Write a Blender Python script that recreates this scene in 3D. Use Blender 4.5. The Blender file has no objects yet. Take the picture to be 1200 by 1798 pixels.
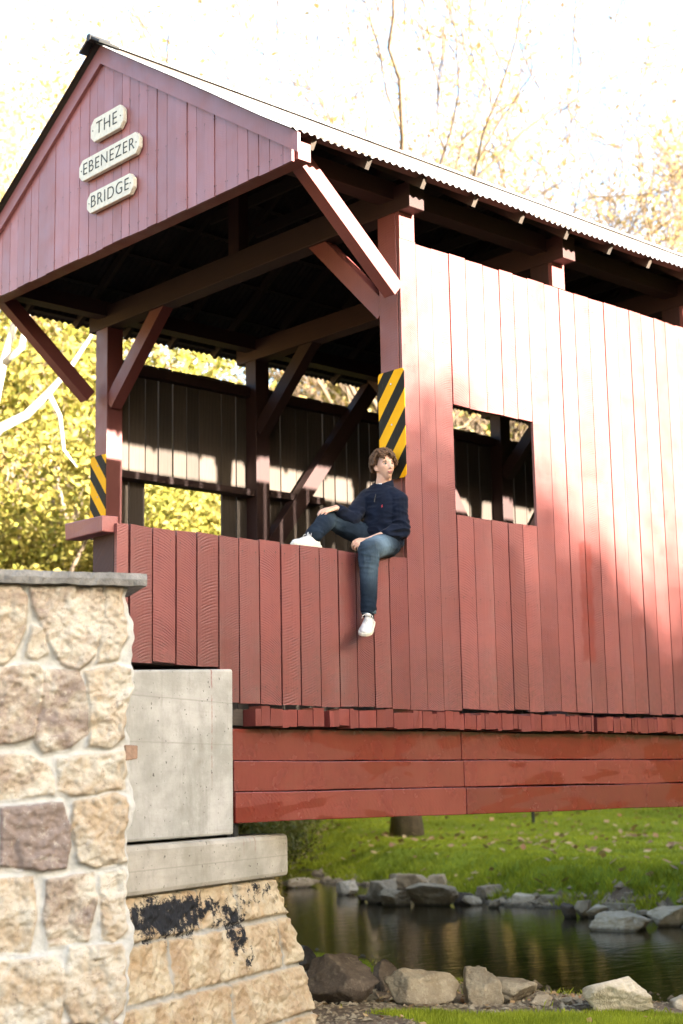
import bpy, bmesh, math, random
import numpy as np
from mathutils import Vector, Matrix, noise as mnoise

random.seed(7)
RNG = np.random.default_rng(11)
scene = bpy.context.scene
R_ = math.radians

# ------------------------------------------------------------------ camera, sky, sun, exposure
YAW, PIT, ROL, FPX = -0.748793, 0.175586, -0.0182645, 2713.7
_cy, _sy = math.cos(YAW), math.sin(YAW)
CF = np.array([-_sy * math.cos(PIT), _cy * math.cos(PIT), math.sin(PIT)])
_r = np.array([_cy, _sy, 0.0]); _u = np.cross(_r, CF)
CR = math.cos(ROL) * _r + math.sin(ROL) * _u
CU = -math.sin(ROL) * _r + math.cos(ROL) * _u
CAM = np.array([-9.033, -8.931, -0.596])


def ray(px, py):
    return CR * (px - 600) / FPX + CU * (899 - py) / FPX + CF


def at(px, py, val, axis=1):
    """A point of the place surveyed from the photograph: where the sight line meets the plane axis=val."""
    d = ray(px, py)
    return Vector(CAM + d * (val - CAM[axis]) / d[axis])


cd = bpy.data.cameras.new("camera")
cam = bpy.data.objects.new("camera", cd)
scene.collection.objects.link(cam)
cam.matrix_world = Matrix(((CR[0], CU[0], -CF[0], CAM[0]), (CR[1], CU[1], -CF[1], CAM[1]),
                           (CR[2], CU[2], -CF[2], CAM[2]), (0, 0, 0, 1)))
cd.sensor_fit = 'VERTICAL'; cd.sensor_height = 36; cd.lens = 36 * FPX / 1798
cd.clip_end = 2000; cd.clip_start = 0.1
cd.dof.use_dof = True; cd.dof.focus_distance = 12.3; cd.dof.aperture_fstop = 1.8
scene.camera = cam

SUN_V = Vector((0.095, -0.995, 0.268)).normalized()      # towards the sun
world = bpy.data.worlds.new("World"); scene.world = world
world.use_nodes = True
wn = world.node_tree
sky = wn.nodes.new('ShaderNodeTexSky'); sky.sky_type = 'NISHITA'; sky.sun_disc = False
sky.sun_elevation = math.asin(SUN_V.z)
sky.sun_rotation = math.atan2(SUN_V.x, SUN_V.y)
sky.air_density = 1.0; sky.dust_density = 3.0; sky.ozone_density = 1.0
bgn = wn.nodes['Background']; bgn.inputs['Strength'].default_value = 0.085
wn.links.new(sky.outputs[0], bgn.inputs[0])
sl = bpy.data.lights.new("sun", 'SUN'); sl.energy = 5.0; sl.angle = R_(0.7); sl.color = (1.0, 0.91, 0.78)
so = bpy.data.objects.new("sun", sl); scene.collection.objects.link(so)
so.rotation_euler = SUN_V.to_track_quat('Z', 'Y').to_euler()
scene.view_settings.view_transform = 'Standard'; scene.view_settings.look = 'None'
scene.view_settings.gamma = 1.0; scene.view_settings.exposure = 3.6
scene.cycles.max_bounces = 8; scene.cycles.transparent_max_bounces = 8
scene.cycles.caustics_reflective = False; scene.cycles.caustics_refractive = False


# ------------------------------------------------------------------ object helpers
def link(o, parent=None):
    scene.collection.objects.link(o)
    if parent is not None:
        o.parent = parent
        o.matrix_parent_inverse = parent.matrix_basis.inverted()
    return o


def tag(o, label=None, cat=None, group=None, kind=None):
    if label: o['label'] = label
    if cat: o['category'] = cat
    if group: o['group'] = group
    if kind: o['kind'] = kind
    return o


def empty(name, loc, label, cat, group=None):
    o = bpy.data.objects.new(name, None); o.location = loc; o.empty_display_size = .2
    link(o); return tag(o, label, cat, group)


class MB:
    """Collects plain geometry and links it as one mesh object."""
    def __init__(s):
        s.v = []; s.f = []; s.uv = []; s.col = []; s.smooth = False

    def quadbox(s, c, uv=None, col=None):
        """c: 8 corners, 0-3 bottom loop, 4-7 top loop; uv: per-corner (u,v) pairs"""
        b = len(s.v); s.v += [tuple(p) for p in c]
        for f in ((3, 2, 1, 0), (4, 5, 6, 7), (0, 1, 5, 4), (1, 2, 6, 5), (2, 3, 7, 6), (3, 0, 4, 7)):
            s.f.append(tuple(b + i for i in f))
            s.uv += [uv[i] if uv else (0, 0) for i in f]
            s.col += [col or (.5, .5, .5)] * 4

    def box(s, lo, hi, col=None, jit=0.0):
        x0, y0, z0 = lo; x1, y1, z1 = hi
        j = lambda: random.uniform(-jit, jit)
        c = [(x0 + j(), y0 + j(), z0 + j()), (x1 + j(), y0 + j(), z0 + j()), (x1 + j(), y1 + j(), z0 + j()), (x0 + j(), y1 + j(), z0 + j()),
             (x0 + j(), y0 + j(), z1 + j()), (x1 + j(), y0 + j(), z1 + j()), (x1 + j(), y1 + j(), z1 + j()), (x0 + j(), y1 + j(), z1 + j())]
        d = (x1 - x0, y1 - y0, z1 - z0); a = d.index(max(d))
        o = [i for i in range(3) if i != a]
        uv = []
        for p in c:
            q = (p[0] - (x0 + x1) / 2, p[1] - (y0 + y1) / 2, p[2] - (z0 + z1) / 2)
            uv.append((q[o[0]] + q[o[1]], p[a]))
        s.quadbox(c, uv, col or (random.random(), random.random(), random.random()))

    def bar(s, p, q, w, h, up=(0, 0, 1), col=None):
        """beam from p to q, width w sideways, height h along up"""
        p, q, up = Vector(p), Vector(q), Vector(up)
        d = (q - p).normalized(); side = d.cross(up).normalized(); u2 = side.cross(d).normalized()
        c = []; uv = []; L = (q - p).length
        for e, t in ((p, 0), (q, L)):
            for a, b in ((-1, -1), (1, -1), (1, 1), (-1, 1)):
                c.append(e + side * a * w / 2 + u2 * b * h / 2); uv.append((a * w / 2 + b * h / 2, t))
        s.quadbox(c, uv, col or (random.random(), random.random(), random.random()))

    def tube(s, pts, rad, n=8, caps=True, col=None):
        b0 = len(s.v); pts = [Vector(p) for p in pts]
        prev = None
        for i, p in enumerate(pts):
            t = (pts[min(i + 1, len(pts) - 1)] - pts[max(i - 1, 0)]).normalized()
            a = prev if prev is not None else (Vector((0, 0, 1)) if abs(t.z) < .9 else Vector((1, 0, 0)))
            x = (a - t * a.dot(t)).normalized(); y = t.cross(x); prev = x
            r = rad[i] if not isinstance(rad, (int, float)) else rad
            rx, ry = r if isinstance(r, tuple) else (r, r)
            for k in range(n):
                an = 2 * math.pi * k / n
                s.v.append(tuple(p + x * math.cos(an) * rx + y * math.sin(an) * ry))
        c = col or (.5, .5, .5)
        for i in range(len(pts) - 1):
            for k in range(n):
                k2 = (k + 1) % n
                s.f.append((b0 + i * n + k, b0 + i * n + k2, b0 + (i + 1) * n + k2, b0 + (i + 1) * n + k))
                s.uv += [(k / n, i)] * 4; s.col += [c] * 4
        if caps:
            for e in (0, len(pts) - 1):
                f = [b0 + e * n + k for k in range(n)]
                if e == 0: f.reverse()
                s.f.append(tuple(f)); s.uv += [(0, 0)] * n; s.col += [c] * n

    def build(s, name, mat, parent=None, smooth=False, bevel=0):
        me = bpy.data.meshes.new(name); me.from_pydata(s.v, [], s.f)
        l = me.uv_layers.new(name="UVMap"); l.data.foreach_set('uv', np.array(s.uv, dtype=np.float32).ravel())
        ca = me.color_attributes.new("rnd", 'FLOAT_COLOR', 'CORNER')
        cc = np.ones((len(s.col), 4), dtype=np.float32); cc[:, :3] = s.col
        ca.data.foreach_set('color', cc.ravel())
        me.materials.append(mat)
        if smooth: me.polygons.foreach_set('use_smooth', [True] * len(me.polygons))
        me.update()
        o = bpy.data.objects.new(name, me); link(o, parent)
        if bevel:
            m = o.modifiers.new("bevel", 'BEVEL'); m.width = bevel; m.segments = 2; m.limit_method = 'ANGLE'
        return o


def np_mesh(name, v, f, mat, parent=None, smooth=True, col=None):
    """v (n,3), f (m,4) or (m,3) arrays; col per vertex (n,3)"""
    me = bpy.data.meshes.new(name)
    v = np.asarray(v, dtype=np.float32); f = np.asarray(f, dtype=np.int32); k = f.shape[1]
    me.vertices.add(len(v)); me.vertices.foreach_set('co', v.ravel())
    me.loops.add(f.size); me.loops.foreach_set('vertex_index', f.ravel())
    me.polygons.add(len(f)); me.polygons.foreach_set('loop_start', np.arange(0, f.size, k, dtype=np.int32))
    me.polygons.foreach_set('loop_total', np.full(len(f), k, dtype=np.int32))
    me.polygons.foreach_set('use_smooth', np.full(len(f), smooth, dtype=bool))
    me.update(calc_edges=True)
    if col is not None:
        ca = me.color_attributes.new("rnd", 'FLOAT_COLOR', 'POINT')
        cc = np.ones((len(v), 4), dtype=np.float32); cc[:, :3] = col
        ca.data.foreach_set('color', cc.ravel())
    me.materials.append(mat)
    me.validate()
    o = bpy.data.objects.new(name, me); link(o, parent)
    return o


# ------------------------------------------------------------------ material helpers
def new_mat(name):
    m = bpy.data.materials.new(name); m.use_nodes = True
    nt = m.node_tree; return m, nt, nt.nodes['Principled BSDF']


class NT:
    def __init__(s, nt): s.nt = nt

    def n(s, t, **k):
        o = s.nt.nodes.new(t)
        for a, b in k.items(): setattr(o, a, b)
        return o

    def put(s, sock, v):
        if hasattr(v, 'is_linked') or isinstance(v, bpy.types.NodeSocket): s.nt.links.new(v, sock)
        elif v is not None: sock.default_value = v

    def m(s, op, a, b=None, c=None):
        o = s.n('ShaderNodeMath', operation=op)
        s.put(o.inputs[0], a)
        if b is not None: s.put(o.inputs[1], b)
        if c is not None: s.put(o.inputs[2], c)
        return o.outputs[0]

    def mix(s, f, a, b, blend='MIX'):
        o = s.n('ShaderNodeMix', data_type='RGBA', blend_type=blend)
        s.put(o.inputs[0], f); s.put(o.inputs[6], a); s.put(o.inputs[7], b); return o.outputs[2]

    def noise(s, vec, scale, det=4, rough=.55, dist=0):
        o = s.n('ShaderNodeTexNoise'); o.inputs['Scale'].default_value = scale; o.inputs['Detail'].default_value = det
        o.inputs['Roughness'].default_value = rough; o.inputs['Distortion'].default_value = dist
        if vec is not None: s.nt.links.new(vec, o.inputs['Vector'])
        return o.outputs['Fac']

    def ramp(s, f, lo, hi, a=0., b=1.):
        o = s.n('ShaderNodeMapRange'); o.clamp = True
        s.put(o.inputs[0], f); o.inputs[1].default_value = lo; o.inputs[2].default_value = hi
        o.inputs[3].default_value = a; o.inputs[4].default_value = b; return o.outputs[0]

    def scale(s, vec, sc):
        o = s.n('ShaderNodeMapping'); o.inputs['Scale'].default_value = sc; s.nt.links.new(vec, o.inputs[0]); return o.outputs[0]

    def bump(s, h, strength, dist, normal=None):
        o = s.n('ShaderNodeBump'); o.inputs['Strength'].default_value = strength; o.inputs['Distance'].default_value = dist
        s.nt.links.new(h, o.inputs['Height'])
        if normal is not None: s.nt.links.new(normal, o.inputs['Normal'])
        return o.outputs[0]

    def obj(s): return s.n('ShaderNodeTexCoord').outputs['Object']

    def attr(s, name='rnd'):
        a = s.n('ShaderNodeAttribute', attribute_name=name)
        sp = s.n('ShaderNodeSeparateColor'); s.nt.links.new(a.outputs['Color'], sp.inputs[0])
        return a, sp.outputs[0], sp.outputs[1], sp.outputs[2]


def rgb(r, g, b): return (r, g, b, 1)


def paint_mat(name, base, dark, rough=.42, saw=1.0, nails=None, grime=None, patches=None, freq=95, patch_noise=None, spec=.5):
    """old red barn paint over rough-sawn boards; saw arcs follow each board"""
    m, nt, bs = new_mat(name); T = NT(nt)
    uv = T.n('ShaderNodeUVMap').outputs[0]
    sp = T.n('ShaderNodeSeparateXYZ'); nt.links.new(uv, sp.inputs[0]); u, v = sp.outputs[0], sp.outputs[1]
    a, r, g, b = T.attr()
    ob = T.obj()
    sgn = T.m('SUBTRACT', T.m('MULTIPLY', T.m('GREATER_THAN', g, .42), 2.0), 1.0)
    off = T.m('ADD', T.m('MULTIPLY', b, .11), .13)
    side = T.m('SUBTRACT', T.m('MULTIPLY', T.m('GREATER_THAN', r, .35), 2.0), 1.0)
    uu = T.m('ADD', u, T.m('MULTIPLY', off, side))
    s = T.m('SQRT', T.m('MAXIMUM', T.m('SUBTRACT', .1600, T.m('MULTIPLY', uu, uu)), .0001))
    wob = T.noise(ob, 6, 3); wob2 = T.noise(ob, 30, 2)
    ph = T.m('ADD', T.m('MULTIPLY', T.m('ADD', v, T.m('MULTIPLY', s, sgn)), T.m('ADD', T.m('MULTIPLY', b, freq * .5), freq * .8)),
             T.m('ADD', T.m('MULTIPLY', wob, 1.6), T.m('MULTIPLY', wob2, .45)))
    # slanted frequency so neighbouring boards never repeat
    sn = T.m('SINE', T.m('MULTIPLY', ph, 3.2))
    gate = T.m('MULTIPLY', T.ramp(T.noise(ob, 7, 4), .34, .66), T.ramp(T.noise(T.scale(ob, (4, 4, 34)), 1, 3), .3, .6, .25, 1.0))
    arcs = T.m('MULTIPLY', T.m('POWER', T.m('MULTIPLY', T.m('ADD', sn, 1.0), .5), 2.0), gate)
    fine = T.noise(T.scale(ob, (60, 60, 260)), 1, 3)
    grain = T.noise(T.scale(ob, (40, 40, 3)), 1, 5, .6)
    big = T.noise(ob, 1.3, 5, .6)
    tint = T.ramp(r, 0, 1, .84, 1.12)
    c0 = T.mix(T.ramp(big, .35, .7), base, tuple([x * .86 for x in base[:3]] + [1]))
    vm = T.n('ShaderNodeVectorMath', operation='SCALE'); nt.links.new(c0, vm.inputs[0]); nt.links.new(tint, vm.inputs['Scale'])
    c1 = T.mix(T.m('MULTIPLY', arcs, .52 * saw), vm.outputs[0], dark)
    c1 = T.mix(T.ramp(grain, .55, .8, 0, .35), c1, dark)
    spots = T.ramp(T.noise(ob, 42, 3, .7), .70, .76)
    c2 = T.mix(T.m('MULTIPLY', spots, .75), c1, rgb(.05, .018, .015))
    chip = T.ramp(T.noise(T.scale(ob, (1, 1, .35)), 17, 6, .75), .69, .72)
    c2 = T.mix(T.m('MULTIPLY', chip, .5), c2, rgb(base[0] * 1.25, base[1] * 1.5, base[2] * 1.5))
    rg = T.ramp(T.noise(ob, 5, 4), .3, .7, rough - .08, rough + .12)
    zz = T.n('ShaderNodeSeparateXYZ'); nt.links.new(ob, zz.inputs[0])
    if grime is not None:      # rain splash and old dirt along the foot of the boards
        gk = T.m('MULTIPLY', T.ramp(T.m('ADD', zz.outputs[2], T.m('MULTIPLY', T.noise(T.scale(ob, (9, 9, 1.5)), 1, 5, .7), -.5)), grime, grime + .35, 1, 0), T.ramp(T.noise(ob, 25, 5, .7), .35, .65))
        c2 = T.mix(T.m('MULTIPLY', gk, .55), c2, rgb(.075, .035, .028))
    if nails:
        kn = None
        for z_ in nails:
            dz = T.m('SUBTRACT', zz.outputs[2], T.m('ADD', T.m('MULTIPLY', r, .03), z_)); du_ = T.m('SUBTRACT', T.m('ABSOLUTE', u), T.m('ADD', T.m('MULTIPLY', g, .012), .052))
            q = T.m('LESS_THAN', T.m('ADD', T.m('MULTIPLY', dz, dz), T.m('MULTIPLY', du_, du_)), .0062 ** 2)
            run = T.m('MULTIPLY', T.ramp(T.m('ABSOLUTE', du_), .0, .006, .5, 0), T.m('MULTIPLY', T.ramp(dz, -.12, 0, 0, 1), T.m('LESS_THAN', dz, 0.0)))
            q = T.m('MAXIMUM', q, run); kn = q if kn is None else T.m('MAXIMUM', kn, q)
        c2 = T.mix(T.m('MULTIPLY', kn, .75), c2, rgb(.035, .015, .012))
    if patches:      # fresh repair paint, rectangles with ragged rims in object space: (x0,x1,z0,z1)
        sx = T.n('ShaderNodeSeparateXYZ'); nt.links.new(ob, sx.inputs[0])
        nz = T.m('MULTIPLY', T.m('SUBTRACT', T.noise(ob, 7, 6, .7), .5), .16)
        nz2 = T.m('MULTIPLY', T.m('SUBTRACT', T.noise(ob, 40, 2, .7), .5), .10)
        for (x0, x1, z0, z1) in patches:
            dx = T.m('SUBTRACT', (x1 - x0) / 2, T.m('ABSOLUTE', T.m('SUBTRACT', sx.outputs[0], (x0 + x1) / 2)))
            dz = T.m('SUBTRACT', (z1 - z0) / 2, T.m('ABSOLUTE', T.m('SUBTRACT', sx.outputs[2], (z0 + z1) / 2)))
            k = T.ramp(T.m('ADD', T.m('ADD', T.m('MINIMUM', dx, T.m('MULTIPLY', dz, .7)), nz), nz2), -.01, .02)
            c2 = T.mix(T.m('MULTIPLY', k, .8), c2, rgb(.150, .018, .011))
    if patch_noise:  # noise blotches with crisp rims, mixed to a second red tone
        pn = T.noise(T.scale(ob, (.55, 1, 2.2)), 1.6, 3, .45, .8)
        k = T.ramp(pn, .50, .515)
        c2 = T.mix(T.m('MULTIPLY', k, .9), c2, patch_noise)
    nt.links.new(c2, bs.inputs['Base Color']); nt.links.new(rg, bs.inputs['Roughness'])
    bs.inputs['Specular IOR Level'].default_value = spec
    h = T.m('ADD', T.m('MULTIPLY', arcs, -.9 * saw), T.m('ADD', T.m('MULTIPLY', fine, .35), T.m('MULTIPLY', grain, .6)))
    h = T.m('SUBTRACT', h, T.m('MULTIPLY', spots, .8))
    nt.links.new(T.bump(h, .60, .004), bs.inputs['Normal'])
    return m


def wood_mat(name, c0, c1, rough=.85):
    m, nt, bs = new_mat(name); T = NT(nt)
    uv = T.n('ShaderNodeUVMap').outputs[0]
    ob = T.obj(); a, r, g, b = T.attr()
    gr = T.noise(T.scale(uv, (55, 2.2, 1)), 1, 6, .6, .3)
    c = T.mix(gr, c0, c1)
    vm = T.n('ShaderNodeVectorMath', operation='SCALE'); nt.links.new(c, vm.inputs[0]); nt.links.new(T.ramp(r, 0, 1, .7, 1.25), vm.inputs['Scale'])
    nt.links.new(vm.outputs[0], bs.inputs['Base Color']); bs.inputs['Roughness'].default_value = rough
    nt.links.new(T.bump(gr, .5, .004), bs.inputs['Normal'])
    return m


def simple(name, col, rough=.6, metal=0., bump=None, var=.0, vscale=20):
    m, nt, bs = new_mat(name); T = NT(nt); ob = T.obj()
    n = T.noise(ob, vscale, 5)
    c = T.mix(T.ramp(n, .3, .7), rgb(*[x * (1 - var) for x in col[:3]]), rgb(*[min(1, x * (1 + var)) for x in col[:3]]))
    nt.links.new(c, bs.inputs['Base Color'])
    bs.inputs['Roughness'].default_value = rough; bs.inputs['Metallic'].default_value = metal
    if bump: nt.links.new(T.bump(T.noise(ob, bump[0], 5), bump[1], bump[2]), bs.inputs['Normal'])
    return m


RED = rgb(.200, .061, .055); REDD = rgb(.095, .022, .018)
M = {}
M['board'] = paint_mat('red_board_paint', RED, REDD, .40, nails=[.14, .95, 2.2, 3.1, 3.88], grime=.05, patches=[(2.27, 2.46, .50, 1.60)])
M['rail'] = paint_mat('red_rail_paint', rgb(.165, .044, .039), rgb(.066, .014, .011), .40, nails=[.12, 1.15], grime=.05)
M['gable'] = paint_mat('red_gable_paint', rgb(.31, .125, .128), rgb(.17, .05, .055), .40, saw=.25, nails=[4.31, 4.9, 5.5])
M['timber'] = paint_mat('red_timber_paint', rgb(.20, .060, .054), rgb(.10, .026, .022), .45, saw=.3)
M['beam'] = paint_mat('red_beam_paint', rgb(.145, .029, .024), rgb(.07, .011, .009), .22, saw=.25, patch_noise=rgb(.115, .012, .008), freq=40)
M['deckend'] = paint_mat('deck_end_paint', rgb(.150, .032, .028), rgb(.055, .010, .008), .36, saw=.1)
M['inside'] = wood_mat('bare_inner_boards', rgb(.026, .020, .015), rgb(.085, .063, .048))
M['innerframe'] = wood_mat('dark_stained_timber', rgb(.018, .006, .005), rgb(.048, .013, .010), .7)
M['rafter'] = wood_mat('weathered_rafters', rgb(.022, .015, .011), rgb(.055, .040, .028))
M['sheet'] = simple('galvanised_sheet', (.42, .41, .40), .42, .55, (30, .15, .002), .25, 3)
M['black'] = simple('dark_metal', (.02, .02, .02), .6, .3)


# ------------------------------------------------------------------ bridge
BW = 4.6                      # clear width between wall planes
bridge = empty('covered_bridge', (0, 0, 0), 'red wooden covered bridge with board walls and corrugated metal roof spanning the creek', 'bridge')
XE = 14.6                     # far portal


def zroof(y): return 4.45 + (2.7 - abs(y - 2.3)) * .648


def plank_row(mb, xs, z0f, z1f, y0, th, gap=.006, jit=.004, skip=None, lean=.003):
    for i in range(len(xs) - 1):
        a, b = xs[i] + gap / 2 * random.uniform(.6, 2.2), xs[i + 1] - gap / 2 * random.uniform(.6, 2.2)
        m = (a + b) / 2
        za, zb = z0f(m), z1f(m)
        col = (random.random(), random.random(), random.random())
        segs = [(za, zb)]
        if skip and skip[0] < m < skip[1]: segs = [(za, skip[2]), (skip[3], zb)]
        yo = y0 + random.uniform(-jit, jit); ln = random.uniform(-lean, lean)
        for (p, q) in segs:
            p2 = p + random.uniform(-.008, .008) if p == za else p
            q2 = q + random.uniform(-.005, .005) if q == zb else q
            n = 5
            # sawn edges wander a little: stack of short boxes would show seams, so only top corners move
            c = [(a, yo, p2 + random.uniform(-.005, .005)), (b, yo + random.uniform(-.003, .003), p2 + random.uniform(-.005, .005)), (b, yo + th, p2), (a, yo + th, p2),
                 (a + ln, yo, q2 + random.uniform(-.006, .006)), (b + ln, yo, q2 + random.uniform(-.006, .006)), (b + ln, yo + th, q2), (a + ln, yo + th, q2)]
            uv = [(k[0] - m, k[2]) for k in c]
            mb.quadbox(c, uv, col)


def ragged(x0, x1, lo, hi):
    xs = [x0]
    while xs[-1] < x1 - lo: xs.append(xs[-1] + random.uniform(lo, hi))
    xs[-1] = x1; return xs


near_x = [0.0, .201, .399, .622, .836, 1.069, 1.285, 1.483, 1.69, 1.931, 2.142, 2.366, 2.594, 2.828, 3.031, 3.238, 3.439, 3.654]
near_x += ragged(3.654, XE, .17, .24)[1:]
mb = MB()
plank_row(mb, near_x, lambda x: .03 if x > .7 else .01, lambda x: 4.04, 0.0, .028, skip=(.60, 1.70, 1.69, 2.665))
mb.build('side_wall', M['board'], bridge)
# backing of the near wall, seen only from inside
mb = MB()
plank_row(mb, [x for x in near_x], lambda x: .03, lambda x: 4.03, .034, .006, gap=.02, skip=(.60, 1.70, 1.69, 2.665))
o = mb.build('wall_lining', M['inside'], bridge)

rail_x = [-2.378, -2.187, -1.985, -1.791, -1.591, -1.38, -1.184, -.98, -.782, -.588, -.399, -.213, -.002]
mb = MB()
plank_row(mb, rail_x, lambda x: .285 if x < -1.985 else .02, lambda x: 1.255, 0.0, .03, gap=.008, jit=.0015)
for a, b in ((-2.79, -2.60), (-2.59, -2.385)):
    plank_row(mb, [a, b], lambda x: .285, lambda x: 1.258, -.012, .036)
plank_row(mb, [-2.905, -2.80], lambda x: .285, lambda x: 1.252, -.008, .03)
mb.build('parapet_boards', M['rail'], bridge)
mb = MB()      # inner face, top plate and end of the boxed parapet
mb.box((-2.89, .04, .285), (-.005, .30, 1.235))
mb.box((-2.86, .302, .05), (-.005, .33, 1.24))
mb.build('parapet_core', M['innerframe'], bridge)
mb = MB()
mb.box((-3.0, .03, 1.19), (-2.86, .50, 1.31), jit=.004)
mb.build('rail_cap', M['timber'], bridge, bevel=.008)
mb = MB()
plank_row(mb, ragged(-2.9, -.01, .17, .22), lambda x: -.1, lambda x: 1.25, BW, .03)
mb.build('far_parapet', M['timber'], bridge)

# far wall
mb = MB()
fx = [.22, .42, .634]
fx += ragged(.634, 1.693, .17, .2)[1:]
fx += ragged(1.693, XE, .18, .26)[1:]
plank_row(mb, fx, lambda x: -.1, lambda x: 4.02, BW, .03, gap=.011, skip=(.634, 1.693, 1.6, 2.72))
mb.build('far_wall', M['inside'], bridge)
mb = MB()
mb.box((.2, BW - .17, 2.68), (2.04, BW - .004, 2.755)); mb.box((2.27, BW - .17, 2.70), (3.12, BW - .004, 2.78))
mb.box((4.3, BW - .12, 2.70), (XE, BW - .004, 2.78))
for x0, x1 in ((.2, 2.04), (2.26, 4.2), (4.4, XE)):
    mb.box((x0, BW - .10, 3.86), (x1, BW - .004, 3.96))
mb.build('wall_rail', M['innerframe'], bridge)

# posts, ties, plates, braces
PX = [0.0, 2.05, 4.18, 6.3, 8.4, 10.5, 12.6, 14.4]
for i, x in enumerate(PX):
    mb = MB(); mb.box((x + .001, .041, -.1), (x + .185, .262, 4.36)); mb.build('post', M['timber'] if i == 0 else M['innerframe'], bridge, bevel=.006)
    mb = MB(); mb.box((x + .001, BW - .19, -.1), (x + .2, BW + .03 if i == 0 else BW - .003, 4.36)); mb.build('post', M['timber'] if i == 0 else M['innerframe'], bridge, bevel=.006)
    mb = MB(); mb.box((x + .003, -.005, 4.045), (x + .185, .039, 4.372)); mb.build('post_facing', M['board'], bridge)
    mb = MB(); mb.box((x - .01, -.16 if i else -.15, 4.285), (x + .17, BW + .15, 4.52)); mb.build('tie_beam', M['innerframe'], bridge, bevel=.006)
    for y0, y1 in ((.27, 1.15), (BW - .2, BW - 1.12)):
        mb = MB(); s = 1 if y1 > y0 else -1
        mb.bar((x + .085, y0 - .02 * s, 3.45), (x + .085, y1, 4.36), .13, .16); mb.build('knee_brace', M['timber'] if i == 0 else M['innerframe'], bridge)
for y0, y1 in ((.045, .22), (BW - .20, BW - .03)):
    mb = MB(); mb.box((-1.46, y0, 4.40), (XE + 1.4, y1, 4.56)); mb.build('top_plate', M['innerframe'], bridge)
for y in (-.035, BW + .0):     # struts that carry the overhanging gable
    mb = MB(); mb.bar((-1.22, y, 4.47), (-.115, y, 3.53), .13, .145, up=(0, 0, 1)); mb.build('gable_brace', M['timber'], bridge, bevel=.004)
for i in range(1, 7):          # wall truss diagonals
    x0, x1 = PX[i] + .2, PX[i + 1]
    for y in (BW - .13, .20):
        mb = MB()
        if i % 2: mb.bar((x0 - .1, y, 1.95), (x1 - .25, y, 4.25 if y > 1 else 3.7), .14, .18)
        else: mb.bar((x0 + .2, y, 4.25 if y > 1 else 3.7), (x1 - .1, y, 1.7), .14, .18)
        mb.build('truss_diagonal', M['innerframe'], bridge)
mb = MB(); mb.box((-1.46, -.36, 4.25), (-1.33, BW + .36, 4.40)); mb.build('gable_beam', M['timber'], bridge)

# roof
def corrugated(x0, x1):
    n = int((x1 - x0) / .0152); xs = np.linspace(x0, x1, n)
    vs = []; fs = []
    for side in (-1, 1):
        b = len(vs) and sum(len(q) for q in vs)
        rows = 9; blk = []
        for j in range(rows):
            t = j / (rows - 1)
            y = 2.3 + side * (t * 2.72)
            z = zroof(y) + .012 + .010 * np.sin(xs / .076 * 2 * np.pi) + .004 * np.sin(xs * 1.7 + j)
            yy = np.full(n, y)
            if j == rows - 1: yy = yy + side * .006 * np.sin(xs * 2.3) + side * .012 * (np.floor(xs / .66) % 2)
            blk.append(np.stack([xs, yy, z], 1))
        a = np.concatenate(blk); vs.append(a)
        i, j = np.meshgrid(np.arange(n - 1), np.arange(rows - 1)); q = b + j * n + i
        f = np.stack([q, q + 1, q + n + 1, q + n], -1).reshape(-1, 4)
        fs.append(f if side == 1 else f[:, ::-1])
    return np.concatenate(vs), np.concatenate(fs)


v, f = corrugated(-1.60, XE + 1.6)
o = np_mesh('roof_sheet', v, f, M['sheet'], bridge)
np_mesh('roof_shade_sheet', v - np.array([0, 0, .004]), f[:, ::-1], simple('shade_dark_underside', (.020, .015, .012), .8, 0, (30, .3, .003), .4, 4), bridge)  # added dark sheet just below the roofing; its colour paints in the interior shade
mb = MB()
for s in (-1, 1): mb.bar((-1.60, 2.3 + s * .07, 6.205), (XE + 1.6, 2.3 + s * .07, 6.205), .19, .006, up=(0, s * .54, .84))
rc_ = mb.build('ridge_cap', M['sheet'], bridge)
mb = MB()
for s in (-1, 1): mb.bar((-1.66, 2.3 + s * .075, 6.20), (-1.44, 2.3 + s * .075, 6.20), .21, .02, up=(0, s * .54, .84))
mb.tube([(-1.67, 2.3, 6.235), (-1.44, 2.3, 6.235)], .035, 8)
mb.build('end_cap', M['black'], rc_)
xs = [-1.30, -.694, -.046, .595, 1.222, 1.857, 2.505, 3.13]
while xs[-1] < XE + 1: xs.append(xs[-1] + .63)
for x in xs:
    mb = MB()
    for s in (-1, 1):
        p = Vector((x, 2.3, 6.13)); q = Vector((x, 2.3 + s * 2.66, zroof(2.3 + 2.66) - .062))
        mb.bar(p, q, .045, .095)
    mb.bar((x + .02, 1.2, 5.35), (x + .02, 3.4, 5.35), .03, .12)
    mb.build('rafter', M['rafter'], bridge)
for k in range(7):
    for s in (-1, 1):
        y = 2.3 + s * (.12 + k * .42)
        mb = MB(); mb.box((-1.45, y - .045, zroof(y) - .016), (XE + 1.45, y + .045, zroof(y) - .002)); mb.build('roof_batten', M['rafter'], bridge)
# king post trusses between the ties
for x in PX:
    mb = MB(); mb.box((x + .03, 2.22, 4.5), (x + .15, 2.38, 6.0)); mb.build('king_post', M['innerframe'], bridge)

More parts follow.
